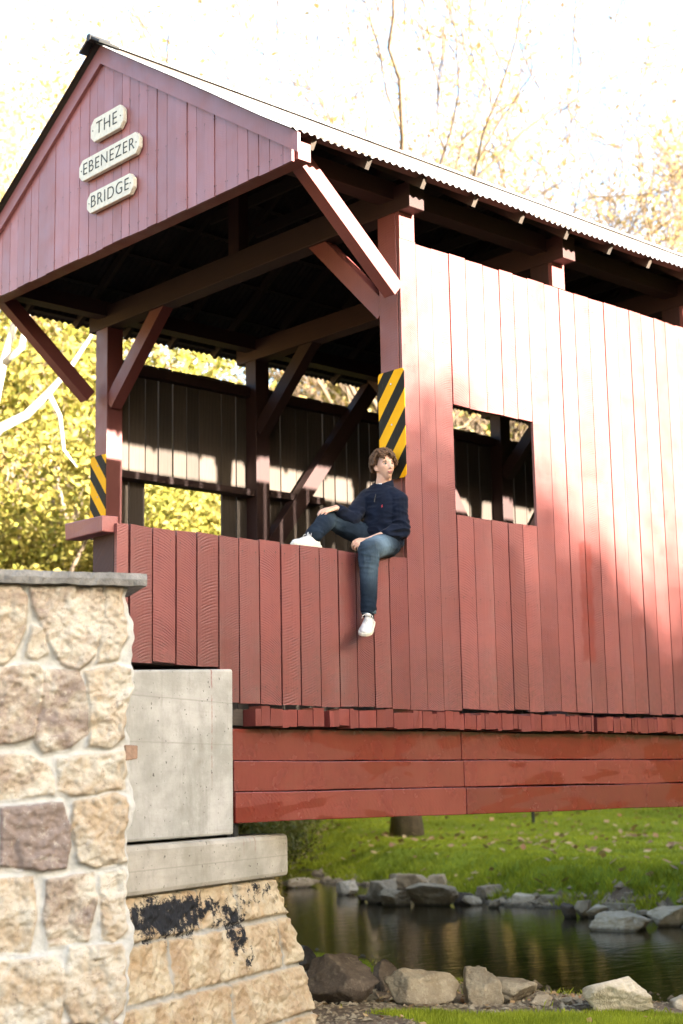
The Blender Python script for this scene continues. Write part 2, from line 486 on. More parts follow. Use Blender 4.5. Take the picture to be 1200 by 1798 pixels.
# gable
def gable_end(x, facing):
    mb = MB(); ys = ragged(-.33, BW + .33, .105, .165)
    for i in range(len(ys) - 1):
        a, b = ys[i] + .003, ys[i + 1] - .003
        za, zb = zroof(a) - .03, zroof(b) - .03
        z0 = 4.235 + random.uniform(-.006, .006); xo = x + random.uniform(-.004, .004)
        c = [(xo, a, z0), (xo, b, z0), (xo + .025, b, z0), (xo + .025, a, z0), (xo, a, za), (xo, b, zb), (xo + .025, b, zb), (xo + .025, a, za)]
        if facing > 0: pass
        mb.quadbox(c, [(k[1] - (a + b) / 2, k[2]) for k in c], (random.random(), random.random(), random.random()))
    mb.build('gable_wall', M['gable'], bridge)
    for s in (-1, 1):
        mb = MB(); xb = x - .035 * facing if facing > 0 else x + .035
        e = 2.3 + s * 2.74
        o_ = [(2.3, zroof(2.3) - .004), (e, zroof(e) + .002), (e, zroof(e) - .165), (2.3, zroof(2.3) - .18)]
        x0, x1 = x - .036, x - .006
        if facing < 0: x0, x1 = x + .031, x + .061
        c = [(x0, *o_[3]), (x0, *o_[2]), (x1, *o_[2]), (x1, *o_[3]), (x0, *o_[0]), (x0, *o_[1]), (x1, *o_[1]), (x1, *o_[0])]
        mb.quadbox(c, [(k[2] * .2, k[1]) for k in c], (random.random(), random.random(), random.random()))
        mb.build('barge_board', M['gable'], bridge)


gable_end(-1.50, 1)
gable_end(XE + 1.45, -1)

# deck, deck ends, girders
mb = MB(); mb.box((-2.9, .045, -.14), (XE, BW - .01, -.02)); mb.build('deck', M['inside'], bridge)
mb = MB()
def deckrow(x0, x1):
    x = x0
    while x < x1:
        w = random.choice((.045, .05, .06, .08, .11)) * random.uniform(.85, 1.2)
        w = min(w, x1 - x)
        d = random.uniform(0, .02)
        mb.box((x + .001, -.10 - d * .4 - random.uniform(0, .006), -.142 + random.uniform(-.016, .008)), (x + w - .001, .04, -.012 + random.uniform(-.018, .012)), jit=.0022)
        x += w
deckrow(-1.73, -1.05); deckrow(-.99, 2.235); deckrow(2.29, 5.6); deckrow(5.65, 9.4); deckrow(9.45, XE)
mb.build('deck_ends', M['deckend'], bridge)
def wavy_beam(x0, x1, z0, z1, y0, y1, name):
    n = max(2, int((x1 - x0) / .15)); v = []; f = []; col = (random.random(), random.random(), random.random())
    mbx = MB()
    prof = []
    for i in range(n + 1):
        x = x0 + (x1 - x0) * i / n
        prof.append((x, z0 + .007 * mnoise.noise(Vector((x * 1.3, z0 * 9, 0))), z1 + .007 * mnoise.noise(Vector((x * 1.3, z1 * 9, 3)))))
    for i in range(n + 1):
        x, a, b = prof[i]; mbx.v += [(x, y0, a), (x, y1, a), (x, y1, b), (x, y0, b)]
    for i in range(n):
        p = i * 4
        for q in ((0, 1), (1, 2), (2, 3), (3, 0)):
            fa = (p + q[0], p + q[1], p + 4 + q[1], p + 4 + q[0]); mbx.f.append(tuple(reversed(fa)))
            mbx.uv += [(mbx.v[k][2] - (z0 + z1) / 2, mbx.v[k][0]) for k in reversed(fa)]; mbx.col += [col] * 4
    for fa in ((0, 1, 2, 3), (n * 4 + 3, n * 4 + 2, n * 4 + 1, n * 4)):
        mbx.f.append(fa); mbx.uv += [(0, 0)] * 4; mbx.col += [col] * 4
    return mbx.build(name, M['beam'], bridge, bevel=.006)


for (z0, z1, y) in ((-.395, -.165, .012), (-.618, -.402, -.012), (-.845, -.626, -.03)):
    for (x0, x1) in ((-1.86, .598), (.606, 6.9), (6.91, XE)):
        wavy_beam(x0, x1, z0, z1, y, .2, 'side_beam')
for y in (1.5, 3.0, 4.35):
    mb = MB(); mb.box((-1.8, y, -.84), (XE, y + .25, -.145)); mb.build('girder', M['innerframe'], bridge)

# name boards on the gable, lettered one by one
def text_mesh(txt, size, parent, mat, pos, rot, name='lettering', extr=.002, space=1.0, bold=0.0):
    cu = bpy.data.curves.new('t', 'FONT'); cu.body = txt; cu.size = size; cu.align_x = 'CENTER'; cu.align_y = 'CENTER'
    cu.extrude = extr; cu.space_character = space; cu.offset = bold
    tmp = bpy.data.objects.new('t', cu); scene.collection.objects.link(tmp)
    dg = bpy.context.evaluated_depsgraph_get()
    me = bpy.data.meshes.new_from_object(tmp.evaluated_get(dg))
    bpy.data.objects.remove(tmp); me.name = name; me.materials.clear(); me.materials.append(mat)
    o = bpy.data.objects.new(name, me); o.matrix_world = Matrix.Translation(pos) @ rot
    link(o, parent); return o


M['signwhite'] = simple('cream_sign_paint', (.62, .60, .50), .55, 0, (60, .3, .002), .12, 25)
M['letter'] = simple('dark_letters', (.03, .035, .03), .6)
ROTS = Matrix(((0, 0, -1, 0), (-1, 0, 0, 0), (0, 1, 0, 0), (0, 0, 0, 1)))     # text plane facing -X, reading towards -Y


def name_board(txt, yc, zc, w, h, label, size):
    e = empty('name_board', (-1.53, yc, zc), label, 'sign', 'name boards on the bridge gable')
    c = .055
    out = [(-w / 2 + c, -h / 2), (w / 2 - c, -h / 2), (w / 2, -h / 2 + c), (w / 2, h / 2 - c), (w / 2 - c, h / 2), (-w / 2 + c, h / 2), (-w / 2, h / 2 - c), (-w / 2, -h / 2 + c)]
    mb = MB(); b = len(out)
    for x in (-1.512, -1.557): mb.v += [(x, yc - a, zc + z) for a, z in out]
    mb.f.append(tuple(range(b))[::-1]); mb.f.append(tuple(range(b, 2 * b)))
    for i in range(b): mb.f.append((i, (i + 1) % b, b + (i + 1) % b, b + i))
    mb.f = [tuple(reversed(q)) for q in mb.f]
    mb.uv = [(0, 0)] * (2 * b + 4 * b); mb.col = [(.5, .5, .5)] * (6 * b)
    mb.build('plaque', M['signwhite'], e, bevel=.006)
    text_mesh(txt, size, e, M['letter'], Vector((-1.5585, yc, zc)), ROTS, space=1.12, bold=-.0022)
    mb = MB()
    for s in (-1, 1): mb.tube([(-1.556, yc + s * (w / 2 - .04), zc), (-1.561, yc + s * (w / 2 - .04), zc)], .006, 8)
    mb.build('screw', M['black'], e)


name_board('THE', 2.155, 5.375, .52, .225, 'cream name board lettered THE, topmost on the red gable', .175)
name_board('EBENEZER', 2.125, 5.04, .95, .205, 'long cream name board lettered EBENEZER in the middle of the gable', .165)
name_board('BRIDGE', 2.10, 4.685, .73, .195, 'cream name board lettered BRIDGE, lowest on the red gable', .165)


# hazard markers
def hazard_mat(name, sgn):
    m, nt, bs = new_mat(name); T = NT(nt)
    ob = T.obj(); sp = T.n('ShaderNodeSeparateXYZ'); nt.links.new(ob, sp.inputs[0])
    q = T.m('ADD', T.m('MULTIPLY', sp.outputs[1], sgn * 1.25), sp.outputs[2])
    fr = T.m('FRACT', T.m('ADD', T.m('DIVIDE', q, .325), .22 if sgn > 0 else .40))
    k = T.m('GREATER_THAN', fr, .5)
    scr = T.ramp(T.noise(T.scale(ob, (1, 20, 3)), 4, 6, .7), .56, .75)
    yel = T.mix(T.ramp(T.noise(ob, 6, 4), .3, .7), rgb(.74, .37, .004), rgb(.82, .42, .005))
    blk = T.mix(scr, rgb(.012, .012, .008), rgb(.06, .056, .036))
    c = T.mix(k, yel, blk)
    nt.links.new(c, bs.inputs['Base Color']); bs.inputs['Roughness'].default_value = .6; bs.inputs['Specular IOR Level'].default_value = .15
    return m


def hazard(yc, z0, z1, w, sgn, label, x=-.03):
    h = (z1 - z0) / 2; zc = (z0 + z1) / 2; r = .035
    pts = []
    for cx, cz, a0 in ((w / 2 - r, h - r, 0), (-w / 2 + r, h - r, 90), (-w / 2 + r, -h + r, 180), (w / 2 - r, -h + r, 270)):
        for k in range(5):
            a = R_(a0 + k * 22.5); pts.append((cx + r * math.cos(a), cz + r * math.sin(a)))
    e = empty('hazard_marker', (x, yc, zc), label, 'sign', 'striped hazard markers on the portal posts')
    mb = MB(); b = len(pts)
    for xx in (0, -.004): mb.v += [(xx, a, z) for a, z in pts]
    mb.f.append(tuple(range(b))); mb.f.append(tuple(range(b, 2 * b))[::-1])
    for i in range(b): mb.f.append((i, b + i, b + (i + 1) % b, (i + 1) % b))
    mb.uv = [(0, 0)] * (6 * b); mb.col = [(.5, .5, .5)] * (6 * b)
    o = mb.build('panel', hazard_mat('hazard_stripes', sgn), None); o.location = (x, yc, zc)
    o.parent = e; o.matrix_parent_inverse = e.matrix_basis.inverted()
    mb = MB()
    for s in (-.75, .0, .75): mb.tube([(x - .003, yc, zc + s * h), (x - .009, yc, zc + s * h)], .008, 8)
    mb.build('bolt', M['sheet'], e)


hazard(.085, 1.93, 2.87, .315, 1, 'yellow and black striped hazard marker behind the seated person', x=-.05)
hazard(4.515, 2.0, 2.89, .29, -1, 'pale yellow and grey hazard marker on the far portal post')


# ------------------------------------------------------------------ stone surfaces as relief meshes
def stone_mat(name, pale, brown, mortar, blotch=None, drip=False):
    m, nt, bs = new_mat(name); T = NT(nt); ob = T.obj()
    a, r, g, b = T.attr()                     # r: tint of the stone, g: 0 mortar 1 stone, b: dark crust
    n1 = T.noise(ob, 3.5, 8, .62, .4); n2 = T.noise(ob, 22, 6, .65); n3 = T.noise(ob, 90, 4, .7)
    c = T.mix(T.ramp(n1, .40, .62), pale, tuple([pale[0] * .80, pale[1] * .68, pale[2] * .56, 1]))
    c = T.mix(T.ramp(T.m('ADD', r, T.m('MULTIPLY', T.m('SUBTRACT', n1, .5), 1.8)), .42, .80), c, brown)
    c = T.mix(T.ramp(n2, .55, .78, 0, .6), c, tuple([pale[0] * 1.15, pale[1] * 1.18, pale[2] * 1.22, 1]))
    c = T.mix(T.ramp(n2, .28, .42, .7, 0), c, rgb(brown[0] * .8, brown[1] * .7, brown[2] * .6))
    c = T.mix(T.ramp(n3, .58, .74, 0, .6), c, rgb(.10, .07, .05))
    c = T.mix(T.ramp(T.noise(T.scale(ob, (1, 1, 2.6)), 7, 6, .7, .8), .60, .70, 0, .55), c, rgb(.16, .10, .065))
    mc = T.mix(T.ramp(T.noise(ob, 14, 5), .35, .7), mortar, rgb(mortar[0] * .72, mortar[1] * .74, mortar[2] * .74))
    c = T.mix(g, mc, c)
    if blotch:
        k = T.ramp(T.m('ADD', T.noise(ob, 8, 9, .80), T.m('MULTIPLY', b, .30)), .655, .70)
        c = T.mix(k, c, blotch)
    nt.links.new(c, bs.inputs['Base Color']); bs.inputs['Roughness'].default_value = .88
    bs.inputs['Specular IOR Level'].default_value = .25
    h = T.m('ADD', T.m('MULTIPLY', n2, .7), T.m('MULTIPLY', n3, .35))
    nt.links.new(T.bump(h, .7, .007), bs.inputs['Normal'])
    return m


def fbm(pts, sc, oct=4, seed=0.):
    out = np.zeros(len(pts))
    for i, p in enumerate(pts):
        out[i] = mnoise.fractal(Vector((p[0] * sc + seed, p[1] * sc - seed, seed * .37)), .7, 2.1, oct)
    return out


def poly_sd(P, poly):
    """signed distance (inside positive) of points P (n,2) to polygon"""
    poly = np.array(poly, float); n = len(poly)
    d = np.full(len(P), 1e9); ins = np.zeros(len(P), bool)
    for i in range(n):
        a = poly[i]; b = poly[(i + 1) % n]; e = b - a; w = P - a
        t = np.clip((w @ e) / (e @ e + 1e-12), 0, 1); q = w - t[:, None] * e
        d = np.minimum(d, np.hypot(q[:, 0], q[:, 1]))
        c = ((a[1] > P[:, 1]) != (b[1] > P[:, 1]))
        xi = (b[0] - a[0]) * (P[:, 1] - a[1]) / (b[1] - a[1] + 1e-12) + a[0]
        ins ^= c & (P[:, 0] < xi)
    return np.where(ins, d, -d)


def relief(name, org, du, dv, nrm, u0, u1, v0, v1, stones, mat, parent, step=.009, depth=.05, body=.4, edge=None, crust=None, seed=1., round_=.035, rough=.012, faces=.012):
    """stones: list of (polygon in u,v metres, tint, extra height); builds the front relief and closes it as a slab"""
    nu = int((u1 - u0) / step) + 1; nv = int((v1 - v0) / step) + 1
    us = np.linspace(u0, u1, nu); vs = np.linspace(v0, v1, nv)
    U, V = np.meshgrid(us, vs); P = np.stack([U.ravel(), V.ravel()], 1)
    wob = fbm(P, 9, 3, seed) * .008; wob2 = fbm(P, 9, 3, seed + 5) * .008
    Pw = P + np.stack([wob, wob2], 1)
    best = np.full(len(P), -1.); tint = np.zeros(len(P)); ex = np.zeros(len(P)); idx = np.zeros(len(P))
    for k, (poly, tn, e) in enumerate(stones):
        a = np.array(poly); lo = a.min(0) - .03; hi = a.max(0) + .03
        sel = np.where((P[:, 0] > lo[0]) & (P[:, 0] < hi[0]) & (P[:, 1] > lo[1]) & (P[:, 1] < hi[1]))[0]
        if not len(sel): continue
        sd = poly_sd(Pw[sel], poly); up = sd > best[sel]; s2 = sel[up]
        best[s2] = sd[up]; tint[s2] = tn; ex[s2] = e; idx[s2] = k
    t = np.clip(best / round_, 0, 1); prof = np.sqrt(1 - (1 - t) ** 2)
    st = np.clip(best / .008 + .3, 0, 1)
    n1 = fbm(P, 5, 4, seed + 2); n2 = fbm(P, 26, 3, seed + 3); n3 = np.abs(fbm(P, 8, 3, seed + 9)); n4 = np.abs(fbm(P, 13, 2, seed + 13)); n5 = fbm(P, 60, 2, seed + 17)
    ang = idx * 2.399; tilt = (P[:, 0] * np.cos(ang) + P[:, 1] * np.sin(ang)) % .5 * 0
    h = prof * (depth + ex) * st + st * (n1 * faces + n2 * rough * .5 - np.clip(n3 - .25, 0, 1) * .03 + (.5 - n4) * .007 + n5 * .003) + (1 - st) * (n1 * .006 + n2 * .003 + .012 * np.clip(1 + best / .02, 0, 1))
    cr = np.zeros(len(P)) if crust is None else crust(P)
    u = P[:, 0].copy()
    if edge is not None:
        k = np.clip((P[:, 0] - (u1 - .12)) / .12, 0, 1); u = u + k * edge(P[:, 1])
    pos = np.array(org) + u[:, None] * np.array(du) + P[:, 1][:, None] * np.array(dv) + h[:, None] * np.array(nrm)
    i, j = np.meshgrid(np.arange(nu - 1), np.arange(nv - 1)); q = (j * nu + i)
    F = np.stack([q, q + 1, q + nu + 1, q + nu], -1).reshape(-1, 4)
    # sides: ring of border vertices pushed back by the body depth
    ring = list(range(nu)) + [(jj + 1) * nu - 1 for jj in range(1, nv)] + [(nv - 1) * nu + ii for ii in range(nu - 2, -1, -1)] + [jj * nu for jj in range(nv - 2, 0, -1)]
    base = len(pos); back = pos[ring] - np.array(nrm) * body
    rough_b = np.array([mnoise.noise(Vector(p) * 6) for p in back]) * .01
    pos = np.concatenate([pos, back + np.array(du) * rough_b[:, None]]); m = len(ring)
    S = np.array([[ring[k], base + k, base + (k + 1) % m, ring[(k + 1) % m]] for k in range(m)])
    F = np.concatenate([F, S])
    col = np.stack([tint, st, cr], 1); col = np.concatenate([col, col[ring]])
    if np.dot(np.cross(du, dv), nrm) < 0: F = F[:, ::-1]
    return np_mesh(name, pos, F, mat, parent, smooth=True, col=col)


M['fieldstone'] = stone_mat('sandstone_wall', rgb(.44, .405, .335), rgb(.205, .160, .138), rgb(.46, .45, .42))
M['ashlar'] = stone_mat('old_ashlar', rgb(.41, .35, .25), rgb(.29, .21, .135), rgb(.32, .305, .27), blotch=rgb(.012, .013, .016))

# retaining wall in the foreground: plane facing the camera, right end 9.6 m away
az = R_(-23.0); WU = np.array([math.cos(az), math.sin(az), 0.0]); WN = np.array([math.sin(az), -math.cos(az), 0.0])
if np.dot(WN, CAM - (CAM + ray(230, 1200) * 9.6)) < 0: WN = -WN
WO = CAM + ray(232, 1200) * 9.6; WO = np.array([WO[0], WO[1], 0.0])


def on_wall(px, py, off=0.0):
    d = ray(px, py); o = WO + WN * off
    t = np.dot(o - CAM, WN) / np.dot(d, WN); p = CAM + d * t - o
    return float(p @ WU), float(p[2])


def zw(pts):
    q = np.array([on_wall(x / 2.143, 960 + y / 2.1433, .035) for x, y in pts]); c = q.mean(0); d = q - c
    return [tuple(p) for p in c + d * (1 + .013 / np.maximum(np.hypot(d[:, 0], d[:, 1]), .05))[:, None]]


ST = [
    ([(-80, 140), (70, 140), (105, 190), (95, 300), (60, 400), (20, 440), (-80, 440)], .40),
    ([(115, 150), (388, 150), (388, 240), (362, 400), (300, 465), (235, 440), (182, 350), (130, 230)], .55),
    ([(122, 300), (160, 310), (180, 395), (140, 420), (100, 412)], .3),
    ([(400, 150), (482, 150), (476, 330), (450, 420), (372, 432), (388, 300)], .2),
    ([(-80, 470), (130, 440), (165, 470), (160, 560), (125, 710), (60, 735), (-80, 745)], .52),
    ([(175, 465), (300, 470), (330, 560), (330, 700), (270, 750), (170, 770), (133, 730), (150, 620)], .62),
    ([(325, 475), (440, 445), (490, 460), (494, 560), (503, 640), (480, 710), (420, 755), (335, 745), (342, 600)], .05),
    ([(-80, 790), (120, 785), (185, 830), (207, 890), (200, 932), (0, 950), (-80, 945)], .45),
    ([(220, 800), (310, 788), (472, 770), (482, 830), (472, 910), (280, 937), (225, 915)], .12),
    ([(5, 985), (235, 965), (262, 1050), (262, 1130), (250, 1208), (170, 1216), (8, 1200)], .95),
    ([(-90, 990), (-8, 985), (-4, 1200), (-90, 1205)], .3),
    ([(280, 962), (440, 930), (472, 950), (480, 1090), (490, 1180), (360, 1205), (300, 1182), (270, 1060)], .10),
    ([(-80, 1260), (125, 1245), (136, 1400), (115, 1522), (-80, 1524)], .22),
    ([(180, 1258), (350, 1230), (367, 1320), (332, 1480), (190, 1502), (170, 1400)], .50),
    ([(378, 1240), (480, 1220), (496, 1300), (472, 1440), (430, 1485), (392, 1472), (386, 1350)], .25),
    ([(-80, 1570), (200, 1545), (246, 1600), (232, 1740), (215, 1900), (-80, 1900)], .15),
    ([(266, 1512), (450, 1500), (478, 1560), (478, 1740), (400, 1800), (280, 1792), (238, 1700), (252, 1600)], .30),
]
stones = []
for poly, tn in ST: stones.append((zw(poly), tn, random.uniform(-.008, .014)))
uL = min(p[0] for s in stones for p in s[0]); zB = on_wall(0, 1790)[1]; zTop = on_wall(100, 1027, .035)[1]
UEND = on_wall(233, 1300, .035)[0]
rs = random.Random(3)
def rand_course(u0, u1, z0, z1):
    z = z0
    while z < z1 - .1:
        h = min(rs.uniform(.22, .34), z1 - z); u = u0 + rs.uniform(-.1, 0)
        if z1 - z - h < .12: h = z1 - z
        while u < u1 - .08:
            w = rs.uniform(.25, .5)
            if u1 - u - w < .15: w = u1 - u
            j = lambda: rs.uniform(-.018, .018)
            stones.append(([(u + .02 + j(), z + .02 + j()), (u + w * .5, z + .012 + j()), (u + w - .02 + j(), z + .02 + j()), (u + w - .015, z + h * .5), (u + w - .02 + j(), z + h - .02 + j()), (u + w * .4, z + h - .01 + j()), (u + .02 + j(), z + h - .02 + j()), (u + .012, z + h * .6)], rs.random() * .8, rs.uniform(-.01, .015)))
            u += w
        z += h
WZ0 = -2.75; UW0 = uL - 2.2
rand_course(UW0, uL - .01, WZ0, zTop)
rand_course(uL - .05, UEND - .01, WZ0, zB - .02)
wall = empty('stone_wall', tuple(WO + WU * (-1.0) + np.array([0, 0, WZ0])), 'tan fieldstone retaining wall with thick pale mortar and slate cap', 'wall')
_lat = lambda v: -.012 + .02 * np.sin(v * 7.3) + .014 * np.sin(v * 17 + 1) + .005 * np.sin(v * 61)
relief('stonework', WO, WU, (0, 0, 1), WN, UW0, UEND + .005, WZ0, zTop, stones, M['fieldstone'], wall, step=.0085, depth=.034, body=.42, edge=_lat, round_=.020, faces=.032, rough=.013)
# slate cap with split edges
M['slate'] = simple('slate_cap', (.17, .165, .155), .75, 0, (30, .9, .012), .3, 12)
uc1, zc1 = on_wall(258, 1010, .09); _, zc0 = on_wall(0, 998, .09)
nS = 150; v = []; f = []
for i in range(nS + 1):
    u = UW0 + (uc1 - UW0) * i / nS
    n_ = lambda k, a: a * mnoise.noise(Vector((u * 9, k * 3.1, 0))) + a * .6 * mnoise.noise(Vector((u * 34, k * 5.1, 0)))
    t0 = zTop + .0; t1 = zTop + .078
    e = 0
    for k, (off, z) in enumerate(((.095, t0 + e), (.105, (t0 + t1) / 2), (.098, t1 - e), (-.50, t1), (-.50, t0))):
        p = WO + WU * (u + n_(9, .0)) + WN * (off + (n_(k, .012) if k < 3 else 0)); v.append((p[0], p[1], z + n_(k + 5, .005)))
for i in range(nS):
    for k in range(5): f.append((i * 5 + k, i * 5 + (k + 1) % 5, (i + 1) * 5 + (k + 1) % 5, (i + 1) * 5 + k))
mb = MB(); mb.v = v; mb.f = f + [(4, 3, 2, 1, 0), tuple(nS * 5 + k for k in range(5))]; mb.uv = [(0, 0)] * (4 * len(f) + 10); mb.col = [(.5, .5, .5)] * (4 * len(f) + 10)
o = mb.build('capstone', M['slate'], wall)
# brick stub sticking out of the end
mb = MB(); bu, bz = on_wall(226, 1335); p = WO + WU * bu
mb.box((p[0] - .03, p[1] - .02, bz - .0), (p[0] + .06, p[1] + .09, bz + .085), jit=.012)
mb.build('brick_stub', simple('brick', (.24, .15, .10), .85, 0, (50, .6, .01), .2, 30), wall, bevel=.006)

# abutment: face turned 23.6 degrees from the bridge line
aa = R_(23.6); AU = np.array([math.cos(aa), math.sin(aa), 0.0]); AN = np.array([math.sin(aa), -math.cos(aa), 0.0])
A0 = np.array([-1.885, -.03, 0.0])
abut = empty('bridge_abutment', (A0[0], A0[1], -2.6), 'bridge abutment of old tan ashlar under a cast concrete block and ledge', 'abutment')


def concrete_mat(name, c):
    m, nt, bs = new_mat(name); T = NT(nt); ob = T.obj()
    n1 = T.noise(ob, 2.2, 7, .6); n2 = T.noise(ob, 60, 5, .7); n3 = T.noise(T.scale(ob, (1, 1, 9)), 1.6, 4, .6)
    n4 = T.noise(ob, 9, 7, .7); col = T.mix(T.ramp(n1, .38, .62), c, rgb(c[0] * .70, c[1] * .71, c[2] * .68)); col = T.mix(T.ramp(n4, .48, .68, 0, .45), col, rgb(c[0] * .60, c[1] * .60, c[2] * .56)); col = T.mix(T.ramp(n4, .30, .42, .35, 0), col, rgb(c[0] * 1.2, c[1] * 1.2, c[2] * 1.2))
    col = T.mix(T.ramp(n3, .52, .72, 0, .35), col, rgb(c[0] * .62, c[1] * .62, c[2] * .6))
    col = T.mix(T.ramp(n2, .58, .75, 0, .5), col, rgb(c[0] * .5, c[1] * .5, c[2] * .47))
    pit = T.ramp(T.noise(ob, 30, 2, .5), .70, .725)
    col = T.mix(T.m('MULTIPLY', pit, .8), col, rgb(.06, .055, .045))
    # thin runs of red paint down the face
    sp = T.n('ShaderNodeSeparateXYZ'); nt.links.new(ob, sp.inputs[0])
    al = T.m('ADD', T.m('MULTIPLY', sp.outputs[0], AU[0]), T.m('MULTIPLY', sp.outputs[1], AU[1]))
    a0 = float(A0 @ AU)
    wv = T.m('MULTIPLY', T.m('SUBTRACT', T.noise(T.scale(ob, (1, 1, 6)), 3, 2), .5), .02)
    for du_, z0_, w_ in ((-.318, -.62, .0035), (-.328, .02, .003), (.06, -1.12, .004), (.16, -1.05, .005), (.24, -1.16, .004)):
        d = T.m('ABSOLUTE', T.m('SUBTRACT', T.m('ADD', al, wv), a0 + du_))
        k = T.m('MULTIPLY', T.ramp(d, w_, w_ * 1.8, 1, 0), T.ramp(sp.outputs[2], z0_, z0_ + .25, 0, .75))
        k = T.m('MULTIPLY', k, T.ramp(T.noise(ob, 18, 4), .38, .55))
        col = T.mix(k, col, rgb(.22, .04, .035))
    for z_ in (-.28, .02, -1.10):     # form board joints
        q = T.ramp(T.m('ABSOLUTE', T.m('ADD', T.m('SUBTRACT', sp.outputs[2], z_), T.m('MULTIPLY', n4, .012))), .002, .006, .45, 0); col = T.mix(q, col, rgb(c[0] * .5, c[1] * .5, c[2] * .46))
    dr = T.m('MULTIPLY', T.ramp(T.noise(T.scale(ob, (7, 7, .5)), 1, 5, .7), .5, .7), T.ramp(n4, .35, .6))
    col = T.mix(T.m('MULTIPLY', dr, .4), col, rgb(.15, .14, .11))
    nt.links.new(col, bs.inputs['Base Color']); bs.inputs['Roughness'].default_value = .85
    bs.inputs['Specular IOR Level'].default_value = .25
    h = T.m('SUBTRACT', T.m('ADD', T.m('MULTIPLY', n2, .5), T.m('MULTIPLY', n3, .8)), T.m('MULTIPLY', pit, 1.5))
    nt.links.new(T.bump(h, .7, .004), bs.inputs['Normal'])
    return m


M['conc'] = concrete_mat('cast_concrete', rgb(.41, .40, .375)); M['conc2'] = concrete_mat('old_concrete_ledge', rgb(.38, .355, .31))


def slab(name, uA, uB, z0, z1a, z1b, out, back, mat, bev):
    c = []
    for (u, z1) in ((uA, z1a), (uB, z1b)): pass
    P = lambda u, o, z: tuple(A0 + AU * u + AN * o + np.array([0, 0, z]))
    c = [P(uA, out, z0), P(uB, out, z0), P(uB, -back, z0), P(uA, -back, z0), P(uA, out, z1a), P(uB, out, z1b), P(uB, -back, z1b), P(uA, -back, z1a)]
    mb = MB(); mb.quadbox(c, [(0, 0)] * 8); return mb.build(name, mat, abut, bevel=bev)


slab('concrete_block', -1.5, .012, -.925, .17, .268, 0.0, .95, M['conc'], .018)
slab('concrete_ledge', -1.55, .815, -1.262, -.945, -.945, .055, 4.6, M['conc2'], .035)
slab('bearing_plate', .0, .14, -.944, -.87, -.87, -.05, .4, M['black'], .004)
slab('bearing_plate', .06, .12, -.943, -.848, -.848, -.02, .3, M['black'], .004)


def on_ab(px, py, off=-.02):
    d = ray(px, py); o = A0 + AN * off; t = np.dot(o - CAM, AN) / np.dot(d, AN); p = CAM + d * t - o
    return float(p @ AU), float(p[2])


# battered masonry: courses follow the photograph's joints
AD = np.array([0, 0, 1.0]) - AN * .10; AN2 = np.cross(AU, AD); AN2 /= np.linalg.norm(AN2)
if AN2 @ AN < 0: AN2 = -AN2
AO = A0 + AN * -.03 - np.array([0, 0, 0])
ash = []
zs = [-2.95, -2.62, -2.30, -1.93, -1.56, -1.262]
def endu(z): return .72 + (-1.28 - z) * .40
joints = {4: [-.55, .02, .9], 3: [-.95, .52, 1.2], 2: [-.25, 1.3], 1: [-.9, .1, .75, 1.5], 0: [-.6, .4, 1.5]}
for k in range(5):
    z0, z1 = zs[k], zs[k + 1]; u = -2.6; js = [-2.2, -1.6] + joints[k]
    for jn in js:
        u1 = min(jn, endu(z1) - .03) if jn > .6 else jn
        if u1 - u < .12: u = u1; continue
        j = lambda: random.uniform(-.008, .008); sl_ = endu(z0) - endu(z1) if jn > .6 else 0
        ash.append(([(u + .016 + j(), z0 + .012 + j()), (u1 - .012 + sl_ + j(), z0 + .012 + j()), (u1 - .012 + j(), z1 - .012 + j()), (u + .016 + j(), z1 - .012 + j())], random.random() * .45, random.uniform(-.01, .02)))
        u = u1
def crustf(P):
    d1 = np.exp(-(((P[:, 0] + .95) / .80) ** 2 + ((P[:, 1] + 1.42) / .16) ** 2) * 1.2)
    d2 = .8 * np.exp(-(((P[:, 0] + .06) / .17) ** 2 + ((P[:, 1] + 1.66) / .22) ** 2))
    d3 = .45 * np.exp(-(((P[:, 0] - .35) / .35) ** 2 + ((P[:, 1] + 1.36) / .12) ** 2))
    return np.clip(d1 * 1.1 + d2 + d3, 0, 1)
# relief grid is rectangular; shear the right end outward with depth below the ledge
def edge2(v): return (-1.28 - v) * .40 + .012 * np.sin(v * 23) + .008 * np.sin(v * 51 + 2)
o = relief('masonry', AO + AN * .10 * -1.262 * 1.0, AU, AD, AN2, -1.6, .72, -2.95, -1.262, ash, M['ashlar'], abut, step=.0095, depth=.028, body=3.0, edge=None, crust=crustf, seed=4., round_=.016, rough=.018, faces=.026)
me = o.data; co = np.empty(len(me.vertices) * 3, dtype=np.float32); me.vertices.foreach_get('co', co); co = co.reshape(-1, 3)
rel = co - AO.astype(np.float32); uu = rel @ AU.astype(np.float32); k = np.clip((uu + .6) / 1.32, 0, 1)
sh = k * ((-1.28 - co[:, 2]) * .40 + .010 * np.sin(co[:, 2] * 23) + .007 * np.sin(co[:, 2] * 51))
co += sh[:, None] * AU.astype(np.float32); me.vertices.foreach_set('co', co.ravel()); me.update()



# ------------------------------------------------------------------ terrain
def sm(t): t = np.clip(t, 0, 1); return t * t * (3 - 2 * t)


def ne_(y): return 4.2 + .14 * y + .05 * np.clip(y - 17, 0, 60) ** 1.7 - .02 * np.clip(-y - 6, 0, 99) ** 1.5
def fe_(y): return 9.6 + .357 * np.maximum(y, -4) + .045 * np.clip(y - 17, 0, 60) ** 1.7 - .02 * np.clip(-y - 6, 0, 99) ** 1.5
WATER = -2.80


